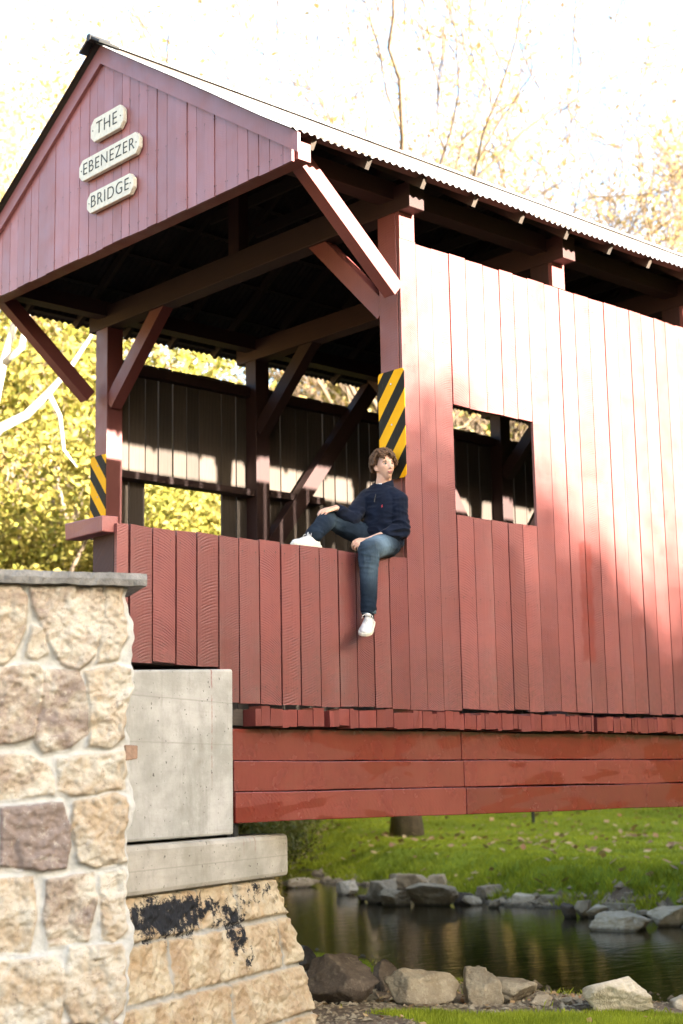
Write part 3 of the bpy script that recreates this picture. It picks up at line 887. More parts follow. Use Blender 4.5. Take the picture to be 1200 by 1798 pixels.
def gz(x, y, fine=True):
    x = np.asarray(x, float); y = np.asarray(y, float)
    wob = .35 * np.sin(y * .9 + 1) + .18 * np.sin(y * 2.3) + .1 * np.sin(y * 5.1)
    dn = ne_(y) + wob - x; df = x - fe_(y) - wob * 1.1
    inside = np.minimum(-dn, -df)
    zb = -2.82 - .45 * sm(inside / 1.6)
    zn = -2.82 + .24 * sm(dn / 2.4) + .12 * sm((dn - 2.2) / 3.5) + .02 * np.clip(dn - 5, 0, 8)
    bank = .68 * sm(df / (1.3 + 1.2 * sm((y - 9) / 8)))
    zf = -2.82 + bank + .006 * np.clip(df, 0, 60)
    z = np.where(dn > 0, zn, np.where(df > 0, zf, zb))
    rx, ry = x - CAM[0], y - CAM[1]; r = np.hypot(rx, ry); a = np.degrees(np.arctan2(ry, rx))
    h1 = sm((a - 51.2) / 6) * sm((125 - a) / 15) * np.clip(r - 27, 0, 70) * .42
    h2 = np.clip(r - 74, 0, 90) * .36 * sm((a + 40) / 30) * sm((150 - a) / 20)
    h3 = np.clip(r - 46, 0, 90) * .085
    z = z + np.maximum(np.maximum(h1, h2), h3)
    z = z + np.where((dn > 0) | (df > 0), .03 * np.sin(x * 1.7 + y) * np.sin(y * 1.3 - x * .4), 0) * sm(np.maximum(dn, df) / 2)
    return z


def axis_pts(lo, a, b, hi, st):
    mid = np.arange(a, b, st)
    def grow(s, e):
        out = []; p = s; d = st
        while abs(p - s) < abs(e - s): d *= 1.12; p += d * np.sign(e - s); out.append(p)
        return np.array(out)
    return np.concatenate([grow(a, lo)[::-1], mid, grow(b, hi)])


gx = axis_pts(-420, -6, 26, 460, .16); gy = axis_pts(-420, -6, 30, 460, .16)
X, Y = np.meshgrid(gx, gy); Z = gz(X, Y)
nn = np.array([mnoise.noise(Vector((a * 2.1, b * 2.1, 0))) for a, b in zip(X.ravel(), Y.ravel())]).reshape(X.shape)
wob = .35 * np.sin(Y * .9 + 1) + .18 * np.sin(Y * 2.3)
DN = ne_(Y) + wob - X; DF = X - fe_(Y) - wob * 1.1


def grassmask(x, y):
    wob = .35 * np.sin(y * .9 + 1) + .18 * np.sin(y * 2.3)
    dn = ne_(y) + wob - x; df = x - fe_(y) - wob * 1.1
    # near bank: bare strip round the boulders, turf in front and a green lip by the water
    n_ = .5 * np.sin(x * 2.2 + y * 1.1) + .35 * np.sin(x * 5.3 - y * 3.1) + .25 * np.sin(y * 9 + x * 7)
    rel = (x - .9) * .68 + (y + .6) * .73          # depth along the view from the front boulders
    g1 = sm((1.0 - .45 * x - y + .16 * n_) / .22) * sm((x - .15 + .2 * n_) / .3)
    lip = sm((y - 3.3 + .3 * n_) / .5) * sm((x - 3.55 - .03 * y + .1 * n_) / .25) * sm((dn - .05) / .2)
    g1 = np.maximum(g1, lip)
    g2 = sm((df - (.22 + .30 * sm((11 - y) / 4)) - .18 * n_) / .2)
    return np.where(dn > 0, g1, np.where(df > 0, g2, 0))


Z = Z + .02 * nn * (np.maximum(DN, DF) > 0)
GM = grassmask(X, Y); HR = np.hypot(X - CAM[0], Y - CAM[1]); AZ = np.degrees(np.arctan2(Y - CAM[1], X - CAM[0]))
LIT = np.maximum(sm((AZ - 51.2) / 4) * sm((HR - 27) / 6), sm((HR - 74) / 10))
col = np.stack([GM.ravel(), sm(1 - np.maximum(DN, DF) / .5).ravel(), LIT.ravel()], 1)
i, j = np.meshgrid(np.arange(len(gx) - 1), np.arange(len(gy) - 1)); q = j * len(gx) + i
F = np.stack([q, q + 1, q + len(gx) + 1, q + len(gx)], -1).reshape(-1, 4)

m, nt, bs = new_mat('bank_ground'); T = NT(nt); ob = T.obj(); a, r, g, b = T.attr()
n1 = T.noise(ob, 1.1, 8, .65); n2 = T.noise(ob, 14, 7, .7); n3 = T.noise(ob, 60, 4, .7)
gr = T.mix(T.ramp(n1, .35, .7), rgb(.25, .30, .02), rgb(.19, .25, .018))
gr = T.mix(T.ramp(n2, .35, .7), gr, rgb(.10, .14, .012))
so_ = T.mix(T.ramp(n2, .35, .7), rgb(.19, .145, .10), rgb(.10, .072, .048)); so_ = T.mix(T.ramp(n3, .5, .7), so_, rgb(.19, .15, .11))
wet = T.mix(T.ramp(n2, .4, .6), rgb(.030, .022, .014), rgb(.055, .04, .026))
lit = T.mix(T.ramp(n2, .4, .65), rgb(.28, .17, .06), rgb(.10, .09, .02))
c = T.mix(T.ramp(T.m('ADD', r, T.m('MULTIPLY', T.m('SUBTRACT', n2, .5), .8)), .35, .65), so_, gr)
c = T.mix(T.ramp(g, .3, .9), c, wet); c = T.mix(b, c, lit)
nt.links.new(c, bs.inputs['Base Color']); bs.inputs['Roughness'].default_value = .95; bs.inputs['Specular IOR Level'].default_value = .2
nt.links.new(T.bump(T.m('ADD', n2, T.m('MULTIPLY', n3, .4)), .8, .04), bs.inputs['Normal'])
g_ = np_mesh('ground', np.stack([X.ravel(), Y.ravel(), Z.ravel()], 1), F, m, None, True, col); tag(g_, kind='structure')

m, nt, bs = new_mat('creek_water'); T = NT(nt); ob = T.obj()
bs.inputs['Base Color'].default_value = rgb(.018, .014, .006); bs.inputs['Roughness'].default_value = .04; bs.inputs['IOR'].default_value = 1.33
bs.inputs['Specular IOR Level'].default_value = .5
rp = T.noise(T.scale(ob, (1.0, 2.2, 1)), 2.6, 4, .5); rp2 = T.noise(T.scale(ob, (1, 3, 1)), 14, 3, .5)
nt.links.new(T.bump(T.m('ADD', rp, T.m('MULTIPLY', rp2, .22)), .10, .06), bs.inputs['Normal'])
wy = np.linspace(-70, 90, 161); v = []; f = []
for k, y in enumerate(wy): v += [(float(ne_(y)) - 1.6, y, WATER), (float(fe_(y)) + 1.6, y, WATER)]
f = [(2 * k, 2 * k + 1, 2 * k + 3, 2 * k + 2) for k in range(160)]
w_ = np_mesh('water', v, f, m, None, False); tag(w_, kind='structure')


def hit_ground(px, py, z=None):
    d = ray(px, py)
    if z is not None: return CAM + d * (z - CAM[2]) / d[2]
    t = 6.0
    while t < 300:
        p = CAM + d * t
        if p[2] < gz(p[0], p[1]): return p
        t += .03
    return CAM + d * 300


# ------------------------------------------------------------------ boulders
def rock_mat(name, c0, c1, c2):
    m, nt, bs = new_mat(name); T = NT(nt); ob = T.obj()
    n1 = T.noise(ob, 2.6, 7, .65, .5); n2 = T.noise(ob, 18, 6, .7); n3 = T.noise(ob, 70, 4, .7)
    c = T.mix(T.ramp(n1, .36, .66), c0, c1); c = T.mix(T.ramp(n2, .52, .72, 0, .8), c, c2); c = T.mix(T.ramp(n3, .58, .75, 0, .5), c, rgb(.03, .025, .02))
    # silt and damp near the waterline
    sp = T.n('ShaderNodeSeparateXYZ'); nt.links.new(T.n('ShaderNodeNewGeometry').outputs['Position'], sp.inputs[0])
    c = T.mix(T.ramp(T.m('ADD', sp.outputs[2], T.m('MULTIPLY', n2, .06)), WATER + .05, WATER + .10, .75, 0), c, rgb(.035, .030, .022))
    nt.links.new(c, bs.inputs['Base Color']); bs.inputs['Roughness'].default_value = .9; bs.inputs['Specular IOR Level'].default_value = .1
    nt.links.new(T.bump(T.m('ADD', n2, T.m('MULTIPLY', n3, .5)), .9, .02), bs.inputs['Normal'])
    return m


M['rock_dark'] = rock_mat('dark_boulder', rgb(.13, .105, .08), rgb(.07, .055, .045), rgb(.20, .17, .13))
M['rock_tan'] = rock_mat('tan_boulder', rgb(.31, .265, .185), rgb(.17, .13, .085), rgb(.42, .37, .27))
M['rock_pale'] = rock_mat('pale_boulder', rgb(.56, .49, .37), rgb(.38, .31, .21), rgb(.64, .58, .46))
M['rock_grey'] = rock_mat('grey_boulder', rgb(.36, .30, .21), rgb(.20, .155, .10), rgb(.46, .40, .29))
GR_NEAR = 'boulders on the near bank'; GR_FAR = 'rocks along the far edge of the creek'


def boulder(px0, px1, pyt, pyb, mat, label, group, seed, depth=None, cuts=13, flat=.9, z=None, sink=.12):
    cx = (px0 + px1) / 2
    p = hit_ground(cx, pyb, z); dist = float((p - CAM) @ CF)
    w = (px1 - px0) / FPX * dist; h = (pyb - pyt) / FPX * dist; dp = depth or w * .8
    rs = random.Random(seed)
    bm = bmesh.new(); bmesh.ops.create_icosphere(bm, subdivisions=5, radius=1.0)
    planes = []
    for k in range(cuts):
        n = Vector((rs.gauss(0, 1), rs.gauss(0, 1), rs.gauss(0, .8))).normalized(); planes.append((n, rs.uniform(.42, .80)))
    planes.append((Vector((rs.uniform(-.2, .2), rs.uniform(-.2, .2), 1)).normalized(), flat * .8))
    for vtx in bm.verts:
        d = vtx.co.normalized(); r_ = 1.0
        for n, q in planes:
            c = d.dot(n)
            if c > .05: r_ = min(r_, q / c)
        r_ *= 1 + .07 * mnoise.fractal(d * 2.2 + Vector((seed, 0, 0)), .8, 2, 4) - .05 * abs(mnoise.noise(d * 3.3 + Vector((seed, 2, 0)))) + .02 * mnoise.noise(d * 18 + Vector((seed, 0, 5))) + .018 * mnoise.noise(d * 9 + Vector((seed, 0, 0)))
        vtx.co = d * r_
    xs = [v_.co @ Vector((1, 0, 0)) for v_ in bm.verts]
    lo = Vector([min(v_.co[k] for v_ in bm.verts) for k in range(3)]); hi = Vector([max(v_.co[k] for v_ in bm.verts) for k in range(3)])
    hh = h / (1 - sink)
    for vtx in bm.verts:
        q = Vector([(vtx.co[k] - lo[k]) / (hi[k] - lo[k]) - .5 for k in range(3)])
        vtx.co = Vector((q.x * w, q.y * dp, (q.z + .5) * hh - sink * hh))
    me = bpy.data.meshes.new('boulder'); bm.to_mesh(me); bm.free()
    me.materials.append(mat)
    me.polygons.foreach_set('use_smooth', [True] * len(me.polygons))
    e = me; o = bpy.data.objects.new('boulder', me)
    o.location = (p[0] + CF[0] * dp * .35, p[1] + CF[1] * dp * .35, p[2])
    o.rotation_euler = (0, 0, YAW + rs.uniform(-.08, .08))
    link(o); tag(o, label, 'boulder', group); return o


k_ = 1
for (a0, a1, t, bb, mt, lb, dp) in (
    (528, 668, 1682, 1764, 'rock_dark', 'large dark brown boulder beside the ashlar abutment', .75),
    (655, 700, 1690, 1742, 'rock_dark', 'dark upright boulder wedged behind two bigger ones', .4),
    (676, 812, 1704, 1768, 'rock_tan', 'broad grey tan boulder with a sloping top, second from the abutment', .55),
    (815, 888, 1702, 1766, 'rock_tan', 'tan slab of rock leaning to the right on bare soil', .4),
    (862, 950, 1722, 1764, 'rock_tan', 'low tan boulder in front of the leaning slab', .4),
    (1024, 1152, 1719, 1782, 'rock_pale', 'pale whitish boulder alone on the turf', .5),
    (1182, 1260, 1744, 1780, 'rock_pale', 'pale boulder cut by the edge of the photo', .4),
    (930, 975, 1748, 1768, 'rock_tan', 'small flat tan stone beside the low boulder', .25),
    (512, 556, 1664, 1704, 'rock_dark', 'dark boulder tucked behind the abutment corner', .5),
    (984, 1010, 1754, 1766, 'rock_tan', 'fist sized tan stone near the pale boulder', .15),
    (640, 664, 1746, 1762, 'rock_tan', 'small stone at the foot of the large dark boulder', .15),
):
    boulder(a0, a1, t, bb, M[mt], lb, GR_NEAR, k_ * 3.7, dp); k_ += 1
FAR = [
    (492, 562, 1541, 1559, 'pale', 'long low pale rock lying in still water by the ledge'),
    (590, 630, 1547, 1572, 'pale', 'small pointed pale rock standing in the water'),
    (644, 700, 1545, 1588, 'grey', 'grey rock at the near end of the big rock pile'),
    (684, 760, 1534, 1572, 'grey', 'broad grey slab on top of the big rock pile'),
    (712, 808, 1552, 1592, 'grey', 'largest slab of the big rock pile'),
    (668, 722, 1562, 1592, 'tan', 'tan slab leaning at the foot of the rock pile'),
    (742, 790, 1536, 1562, 'grey', 'grey rock at the back of the rock pile'),
    (796, 832, 1567, 1588, 'dark', 'dark rock right of the rock pile'),
    (812, 848, 1573, 1590, 'pale', 'small pale rock at the water edge right of the pile'),
    (836, 900, 1554, 1582, 'grey', 'grey rock with a flat top against the grassy bank'),
    (892, 948, 1569, 1590, 'pale', 'pale flat rock below the grassy bank'),
    (948, 990, 1572, 1592, 'tan', 'tan rock half hidden in the bank'),
    (986, 1016, 1586, 1612, 'dark', 'dark upright rock at the creek edge'),
    (1010, 1042, 1582, 1612, 'grey', 'grey rock beside the dark upright one'),
    (1030, 1068, 1590, 1612, 'pale', 'pale rounded rock just above the long flat stone'),
    (1040, 1156, 1604, 1636, 'pale', 'long pale flat rock reaching into the creek'),
    (1068, 1122, 1586, 1606, 'tan', 'tan rock behind the long flat stone'),
    (1096, 1128, 1566, 1598, 'grey', 'grey block standing on the eroded bank'),
    (1136, 1186, 1560, 1594, 'grey', 'tilted grey rock high on the eroded bank'),
    (1142, 1215, 1592, 1628, 'pale', 'large pale rock at the right end of the row'),
    (962, 984, 1560, 1576, 'tan', 'small tan rock low on the turf bank'),
    (858, 880, 1580, 1594, 'tan', 'small tan rock between two flat ones'),
    (1120, 1150, 1598, 1612, 'tan', 'small stone between the two large pale rocks'),
    (1195, 1260, 1570, 1600, 'grey', 'grey rock cut by the edge of the photo beside the creek'),
    (628, 652, 1572, 1584, 'dark', 'low dark stone beside the near end of the rock pile'),
]
for (a0, a1, t, bb, mt, lb) in FAR:
    boulder(a0, a1, t, bb, M['rock_' + mt], lb, GR_FAR, k_ * 3.7, None, z=WATER if bb > 1574 or a1 < 640 else None, sink=.2, flat=.62); k_ += 1


# ------------------------------------------------------------------ grass and fallen leaves
def blades(name, P, h, w, mat, rs, bend=.4):
    n = len(P); a = rs.uniform(0, 2 * np.pi, n); hh = h * rs.uniform(.5, 1.2, n); ww = w * rs.uniform(.6, 1.3, n)
    dx, dy = np.cos(a), np.sin(a); b = rs.uniform(0, 2 * np.pi, n); bl = bend * hh * rs.uniform(.2, 1, n)
    base = P; v = np.empty((n, 4, 3))
    v[:, 0] = base + np.stack([-dx * ww, -dy * ww, 0 * ww], 1); v[:, 1] = base + np.stack([dx * ww, dy * ww, 0 * ww], 1)
    top = base + np.stack([np.cos(b) * bl, np.sin(b) * bl, hh], 1)
    mid = base + np.stack([np.cos(b) * bl * .35, np.sin(b) * bl * .35, hh * .55], 1)
    v[:, 2] = mid + np.stack([dx * ww * .7, dy * ww * .7, 0 * ww], 1); v[:, 3] = top
    f = np.arange(n * 4).reshape(n, 4)
    pn = np.array([mnoise.noise(Vector((p[0] * .55, p[1] * .55, 1))) + .5 * mnoise.noise(Vector((p[0] * 2.3, p[1] * 2.3, 4))) for p in P])
    cc = rs.uniform(0, 1, (n, 3)); cc[:, 0] = np.clip(cc[:, 0] * .5 + .25 + pn * .55, 0, 1); cc[:, 1] = np.clip(cc[:, 1] * .6 + .25 + pn * .5, 0, 1)
    return np_mesh(name, v.reshape(-1, 3), f, mat, None, False, np.repeat(cc, 4, 0))


def leafy(name, cols, trans=.35, rough=.6):
    m, nt, bs = new_mat(name); T = NT(nt); a, r, g, b = T.attr()
    cr = T.n('ShaderNodeValToRGB'); el = cr.color_ramp.elements
    while len(el) < len(cols): el.new(.5)
    for k, c in enumerate(cols): el[k].position = k / (len(cols) - 1); el[k].color = c
    nt.links.new(r, cr.inputs[0])
    vm = T.n('ShaderNodeVectorMath', operation='SCALE'); nt.links.new(cr.outputs[0], vm.inputs[0]); nt.links.new(T.ramp(g, 0, 1, .6, 1.2), vm.inputs['Scale'])
    nt.links.new(vm.outputs[0], bs.inputs['Base Color']); bs.inputs['Roughness'].default_value = rough; bs.inputs['Specular IOR Level'].default_value = .3
    tr = T.n('ShaderNodeBsdfTranslucent'); nt.links.new(vm.outputs[0], tr.inputs[0])
    mx = T.n('ShaderNodeMixShader'); mx.inputs[0].default_value = trans
    nt.links.new(bs.outputs[0], mx.inputs[1]); nt.links.new(tr.outputs[0], mx.inputs[2])
    nt.links.new(mx.outputs[0], nt.nodes['Material Output'].inputs[0]); return m


M['grass'] = leafy('grass_blades', [rgb(.18, .23, .014), rgb(.29, .35, .02), rgb(.40, .44, .035), rgb(.25, .31, .02)], .4)
M['fallen'] = leafy('fallen_leaf', [rgb(.38, .24, .11), rgb(.45, .33, .18), rgb(.30, .14, .06), rgb(.50, .40, .20)], .2)


def scatter(n, x0, x1, y0, y1, rs, thr=.5):
    x = rs.uniform(x0, x1, n); y = rs.uniform(y0, y1, n); g = grassmask(x, y)
    k = g > thr + rs.uniform(-.35, .35, n); x = x[k]; y = y[k]; return x, y


def inview(x, y, pad=80):
    p = np.stack([x, y, gz(x, y)], 1) - CAM; z = p @ CF; sx = 600 + FPX * (p @ CR) / z; sy = 899 - FPX * (p @ CU) / z
    return (z > 1) & (sx > -pad) & (sx < 1200 + pad) & (sy > 1380) & (sy < 1798 + pad)


x, y = scatter(900000, -3, 5, -4, 9, RNG); k = inview(x, y, 260); x, y = x[k], y[k]
g1 = blades('grass', np.stack([x, y, gz(x, y) - .005], 1), .055, .0028, M['grass'], RNG); tag(g1, kind='stuff')
x, y = scatter(1500000, 8, 60, -8, 60, RNG); k = inview(x, y, 200); x, y = x[k], y[k]
wob = .35 * np.sin(y * .9 + 1) + .18 * np.sin(y * 2.3); df = x - fe_(y) - wob * 1.1
keep = RNG.uniform(0, 1, len(x)) < np.where(df < 3, 1.0, .5); x, y, df = x[keep], y[keep], df[keep]
print('far blades', len(x))
g2 = blades('grass', np.stack([x, y, gz(x, y) - .01], 1), .085 + .16 * np.exp(-(df / 1.1) ** 2), .008, M['grass'], RNG, .7); tag(g2, kind='stuff')


def litter(n, x0, x1, y0, y1, size, rs):
    x, y = scatter(n, x0, x1, y0, y1, rs, .3); k = inview(x, y, 200); x, y = x[k], y[k]; n = len(x)
    a = rs.uniform(0, 2 * np.pi, n); s = size * rs.uniform(.5, 1.2, n); P = np.stack([x, y, gz(x, y) + .085 * (x > 8) + .03], 1)
    t = rs.uniform(-.6, .6, (n, 2)); v = np.empty((n, 4, 3))
    for c, (ux, uy) in enumerate(((-1, -.15), (.1, -.7), (1, .1), (0, .7))):
        dx = (ux * np.cos(a) - uy * np.sin(a)) * s; dy = (ux * np.sin(a) + uy * np.cos(a)) * s
        v[:, c] = P + np.stack([dx, dy, dx * t[:, 0] + dy * t[:, 1]], 1)
    return np_mesh('fallen_leaves', v.reshape(-1, 3), np.arange(4 * n).reshape(n, 4), M['fallen'], None, False, np.repeat(rs.uniform(0, 1, (n, 3)), 4, 0))


tag(litter(5200, 9, 55, 0, 55, .10, RNG), kind='stuff')
tag(litter(420, -3, 5, -4, 8, .035, RNG), kind='stuff')
def soil_litter(n, rs):
    x = rs.uniform(-1.2, 3.4, n); y = rs.uniform(-.4, 4, n); k = (grassmask(x, y) < .5) & inview(x, y, 60); x, y = x[k], y[k]; n = len(x)
    a = rs.uniform(0, 6.3, n); s = .028 * rs.uniform(.5, 1.3, n); P = np.stack([x, y, gz(x, y) + .03], 1); v = np.empty((n, 4, 3)); t = rs.uniform(-.5, .5, (n, 2))
    for c, (ux, uy) in enumerate(((-1, -.15), (.1, -.7), (1, .1), (0, .7))):
        dx = (ux * np.cos(a) - uy * np.sin(a)) * s; dy = (ux * np.sin(a) + uy * np.cos(a)) * s; v[:, c] = P + np.stack([dx, dy, dx * t[:, 0] + dy * t[:, 1]], 1)
    return np_mesh('fallen_leaves', v.reshape(-1, 3), np.arange(4 * n).reshape(n, 4), M['fallen'], None, False, np.repeat(rs.uniform(0, 1, (n, 3)), 4, 0))
tag(soil_litter(700, RNG), kind='stuff')


# loose gravel and weeds at both water edges
def gravel(n, side, rs, size):
    y = rs.uniform(-4, 22, n); wv = .35 * np.sin(y * .9 + 1) + .18 * np.sin(y * 2.3); o_ = np.abs(rs.normal(0, .45 if side < 0 else .35, n)) - .1
    x = np.where(side > 0, fe_(y) + wv * 1.1 + o_, ne_(y) + wv - o_ * 2.2)
    k = inview(x, y, 120); x, y = x[k], y[k]; n = len(x)
    base = np.array([(1, 0, 0), (0, 1, 0), (-1, 0, 0), (0, -1, 0), (.1, .1, .7), (0, 0, -.6)]); tri = np.array([(0, 1, 4), (1, 2, 4), (2, 3, 4), (3, 0, 4), (1, 0, 5), (2, 1, 5), (3, 2, 5), (0, 3, 5)])
    s_ = size * rs.lognormal(0, .5, n); a = rs.uniform(0, 6.3, n); c_, d_ = np.cos(a), np.sin(a)
    V = np.repeat(base[None], n, 0) * rs.uniform(.6, 1.2, (n, 6, 1)) * s_[:, None, None]
    V = np.stack([V[..., 0] * c_[:, None] - V[..., 1] * d_[:, None], V[..., 0] * d_[:, None] + V[..., 1] * c_[:, None], V[..., 2]], -1) + np.stack([x, y, gz(x, y) + .01], 1)[:, None]
    F_ = (tri[None] + 6 * np.arange(n)[:, None, None]).reshape(-1, 3)
    return np_mesh('gravel', V.reshape(-1, 3), F_, M['rock_grey'] if side > 0 else M['rock_tan'], None, False)
tag(gravel(2600, 1, RNG, .06), kind='stuff')
def grit(n, rs):
    x = rs.uniform(-1.2, 3.2, n); y = rs.uniform(-.4, 4, n); k = (grassmask(x, y) < .4) & inview(x, y, 60); x, y = x[k], y[k]; n = len(x); s_ = .011 * rs.lognormal(0, .6, n)
    base = np.array([(1, 0, 0), (0, 1, 0), (-1, 0, 0), (0, -1, 0), (.1, .1, .6)]); tri = np.array([(0, 1, 4), (1, 2, 4), (2, 3, 4), (3, 0, 4)])
    V = base[None] * rs.uniform(.5, 1.3, (n, 5, 1)) * s_[:, None, None] + np.stack([x, y, gz(x, y) + .012], 1)[:, None]
    return np_mesh('grit', V.reshape(-1, 3), (tri[None] + 5 * np.arange(n)[:, None, None]).reshape(-1, 3), M['rock_tan'], None, False)
tag(grit(9000, RNG), kind='stuff'); tag(gravel(3000, -1, RNG, .022), kind='stuff')
yw = RNG.uniform(-2, 20, 9000); cl = np.array([mnoise.noise(Vector((v_ * 1.9, 7, 0))) for v_ in yw]); yw = yw[cl > .05]
xw = fe_(yw) + (.35 * np.sin(yw * .9 + 1) + .18 * np.sin(yw * 2.3)) * 1.1 + np.abs(RNG.normal(.25, .3, len(yw)))
tag(blades('weeds', np.stack([xw, yw, gz(xw, yw) - .01], 1), .20, .009, M['grass'], RNG, .8), kind='stuff')
yw = RNG.uniform(-2, 7, 4000); xw = ne_(yw) - np.abs(RNG.normal(1.2, 1.0, len(yw))); cl = np.array([mnoise.noise(Vector((a_ * 2.2, b_ * 2.2, 3))) for a_, b_ in zip(xw, yw)]); xw, yw = xw[cl > .22], yw[cl > .22]
tag(blades('weeds', np.stack([xw, yw, gz(xw, yw) - .005], 1), .07, .004, M['grass'], RNG, .9), kind='stuff')


# ------------------------------------------------------------------ trees
def skeleton(seed, H, fork, spread, levels=4, up=.25, r0=.2, kids=(3, 4), lean=0., rmin=.006):
    rs = random.Random(seed); segs = []; tips = []

    def grow(p, d, L, r, lv):
        n = 5 if lv else 7; pts = [p]; rad = [r]
        for k in range(n):
            d = (d + Vector((rs.gauss(0, 1), rs.gauss(0, 1), rs.gauss(0, 1))) * (.10 if lv == 0 else .17) + Vector((0, 0, up * .12))).normalized()
            p = p + d * L / n; pts.append(p.copy()); rad.append(max(r * (1 - .62 * (k + 1) / n), rmin))
        if lv == 0: rad[0] = r * 1.75; rad[1] = r * .98
        segs.append((pts, rad, lv))
        if lv >= levels - 1:
            tips.extend((pts[2], pts[3], pts[4], pts[-1])); return
        if lv == levels - 2: tips.extend((pts[3], pts[-1]))
        m = rs.randint(*kids) + (1 if lv == 0 else 0)
        for c in range(m):
            t = (fork if lv == 0 else .3) + (1 - (fork if lv == 0 else .3)) * (c + rs.random() * .8) / m; t = min(t, .98)
            i = int(t * n); q = pts[i].lerp(pts[min(i + 1, n)], t * n - i); rr = rad[i] * rs.uniform(.5, .75)
            a = rs.uniform(0, 6.283); side = Vector((math.cos(a), math.sin(a), 0)); side = (side - d * side.dot(d)).normalized()
            nd = (d * (1 - spread) + side * spread * 1.35 + Vector((0, 0, up * .5))).normalized()
            grow(q, nd, L * rs.uniform(.5, .72), rr, lv + 1)
        grow(pts[-1], d, L * .55, rad[-1], lv + 1)
    grow(Vector((0, 0, -.3)), Vector((lean, 0, 1)).normalized(), H * .62, r0, 0)
    return segs, tips


def make_tree(name, label, cat, group, seed, H, mt, ml, fork=.35, spread=.45, levels=4, leaves=26, lsize=.11, cl=.45, r0=.2, up=.25, kids=(3, 4), lean=0., rmin=.006):
    segs, tips = skeleton(seed, H, fork, spread, levels, up, r0, kids, lean, rmin)
    e = empty(name, (0, 0, 0), label, cat, group)
    mb = MB()
    for pts, rad, lv in segs:
        if lv == 0: mb.tube(pts, rad, 10)
    mb.build('trunk', mt, e, smooth=True)
    mb = MB()
    for pts, rad, lv in segs:
        if lv: mb.tube(pts, rad, 6 if lv < 2 else 4, caps=False)
    mb.build('limbs', mt, e, smooth=True)
    if leaves:
        rs = np.random.default_rng(seed); T_ = np.array([tuple(t) for t in tips]); cnt = rs.poisson(leaves, len(T_)) * (rs.uniform(0, 1, len(T_)) > .12)
        C = np.repeat(T_, cnt, 0); n = len(C)
        tone = np.repeat(rs.uniform(0, 1, len(T_)), cnt)
        C = C + rs.normal(0, cl, (n, 3)) * np.array([1, 1, .7])
        v1 = rs.normal(0, 1, (n, 3)); v1 /= np.linalg.norm(v1, axis=1)[:, None]; v2 = np.cross(v1, rs.normal(0, 1, (n, 3))); v2 /= np.linalg.norm(v2, axis=1)[:, None]
        s = lsize * rs.uniform(.5, 1.25, n)[:, None]
        V = np.stack([C - v1 * s, C - v2 * s * .55, C + v1 * s, C + v2 * s * .55], 1)
        cc = np.stack([np.clip(tone * .65 + rs.uniform(0, .35, n), 0, 1), rs.uniform(0, 1, n), rs.uniform(0, 1, n)], 1)
        np_mesh('crown', V.reshape(-1, 3), np.arange(4 * n).reshape(n, 4), ml, e, False, np.repeat(cc, 4, 0))
    return e


def kids_of(e): return [o for o in scene.objects if o.parent == e]


def place(e, x, y, rot=0., s=1., label=None, first=False, z=None):
    r = e
    if not first:
        r = e.copy(); link(r)
        for c in KID[e.name]:
            d = c.copy(); scene.collection.objects.link(d); d.parent = r
    r.location = (x, y, float(gz(x, y)) if z is None else z); r.rotation_euler = (0, 0, rot); r.scale = (s, s, s)
    if label: r['label'] = label
    return r


M['bark'] = simple('grey_bark', (.16, .125, .09), .9, 0, (12, .9, .03), .35, 6)
M['barkdark'] = simple('brown_bark', (.12, .085, .055), .9, 0, (12, .9, .03), .35, 6)
M['barkpale'] = simple('pale_bark', (.42, .38, .31), .8, 0, (6, .5, .02), .3, 3)
M['lf_yellow'] = leafy('yellow_leaves', [rgb(.44, .30, .10), rgb(.52, .42, .17), rgb(.30, .25, .08), rgb(.42, .25, .10)], .45)
M['lf_green'] = leafy('yellow_green_leaves', [rgb(.12, .13, .02), rgb(.24, .23, .04), rgb(.38, .31, .08), rgb(.08, .10, .015)], .45)
M['lf_gold'] = leafy('gold_leaves', [rgb(.48, .34, .13), rgb(.42, .27, .09), rgb(.50, .42, .19), rgb(.32, .26, .09)], .45)
M['lf_shade'] = leafy('dark_green_leaves', [rgb(.05, .09, .01), rgb(.08, .12, .015), rgb(.06, .10, .012)], .15)


def azpos(px, dist):
    """ground position at a bearing read off the photograph and a distance from the camera"""
    d = ray(px, 1345); d = np.array([d[0], d[1]]); d /= np.linalg.norm(d); return CAM[0] + d[0] * dist, CAM[1] + d[1] * dist


GT = 'autumn trees on the wooded slope'
protos = [
    make_tree('maple_tree', 'x', 'tree', GT, 21, 11, M['bark'], M['lf_yellow'], .22, .5, 4, 15, .10, .5, .17),
    make_tree('maple_tree', 'x', 'tree', GT, 22, 9, M['barkdark'], M['lf_green'], .15, .55, 4, 52, .10, .45, .13),
    make_tree('hickory_tree', 'x', 'tree', GT, 23, 15, M['bark'], M['lf_gold'], .30, .42, 4, 13, .11, .6, .2, .4),
    make_tree('maple_tree', 'x', 'tree', GT, 24, 11, M['bark'], M['lf_green'], .25, .5, 4, 30, .13, .55, .18),
    make_tree('hickory_tree', 'x', 'tree', GT, 25, 20, M['bark'], M['lf_gold'], .35, .40, 5, 4, .10, .5, .24, .5, (3, 3)),
]
shrub = make_tree('leafy_shrub', 'x', 'shrub', 'green shrubs below the slope', 31, 4.2, M['barkdark'], M['lf_green'], .05, .6, 4, 85, .050, .28, .06)
baret = make_tree('bare_tree', 'x', 'tree', 'thin leafed trees behind the roof', 35, 22, M['barkdark'], M['lf_gold'], .38, .42, 5, 1, .10, .4, .30, .55, (3, 3), 0., .017)
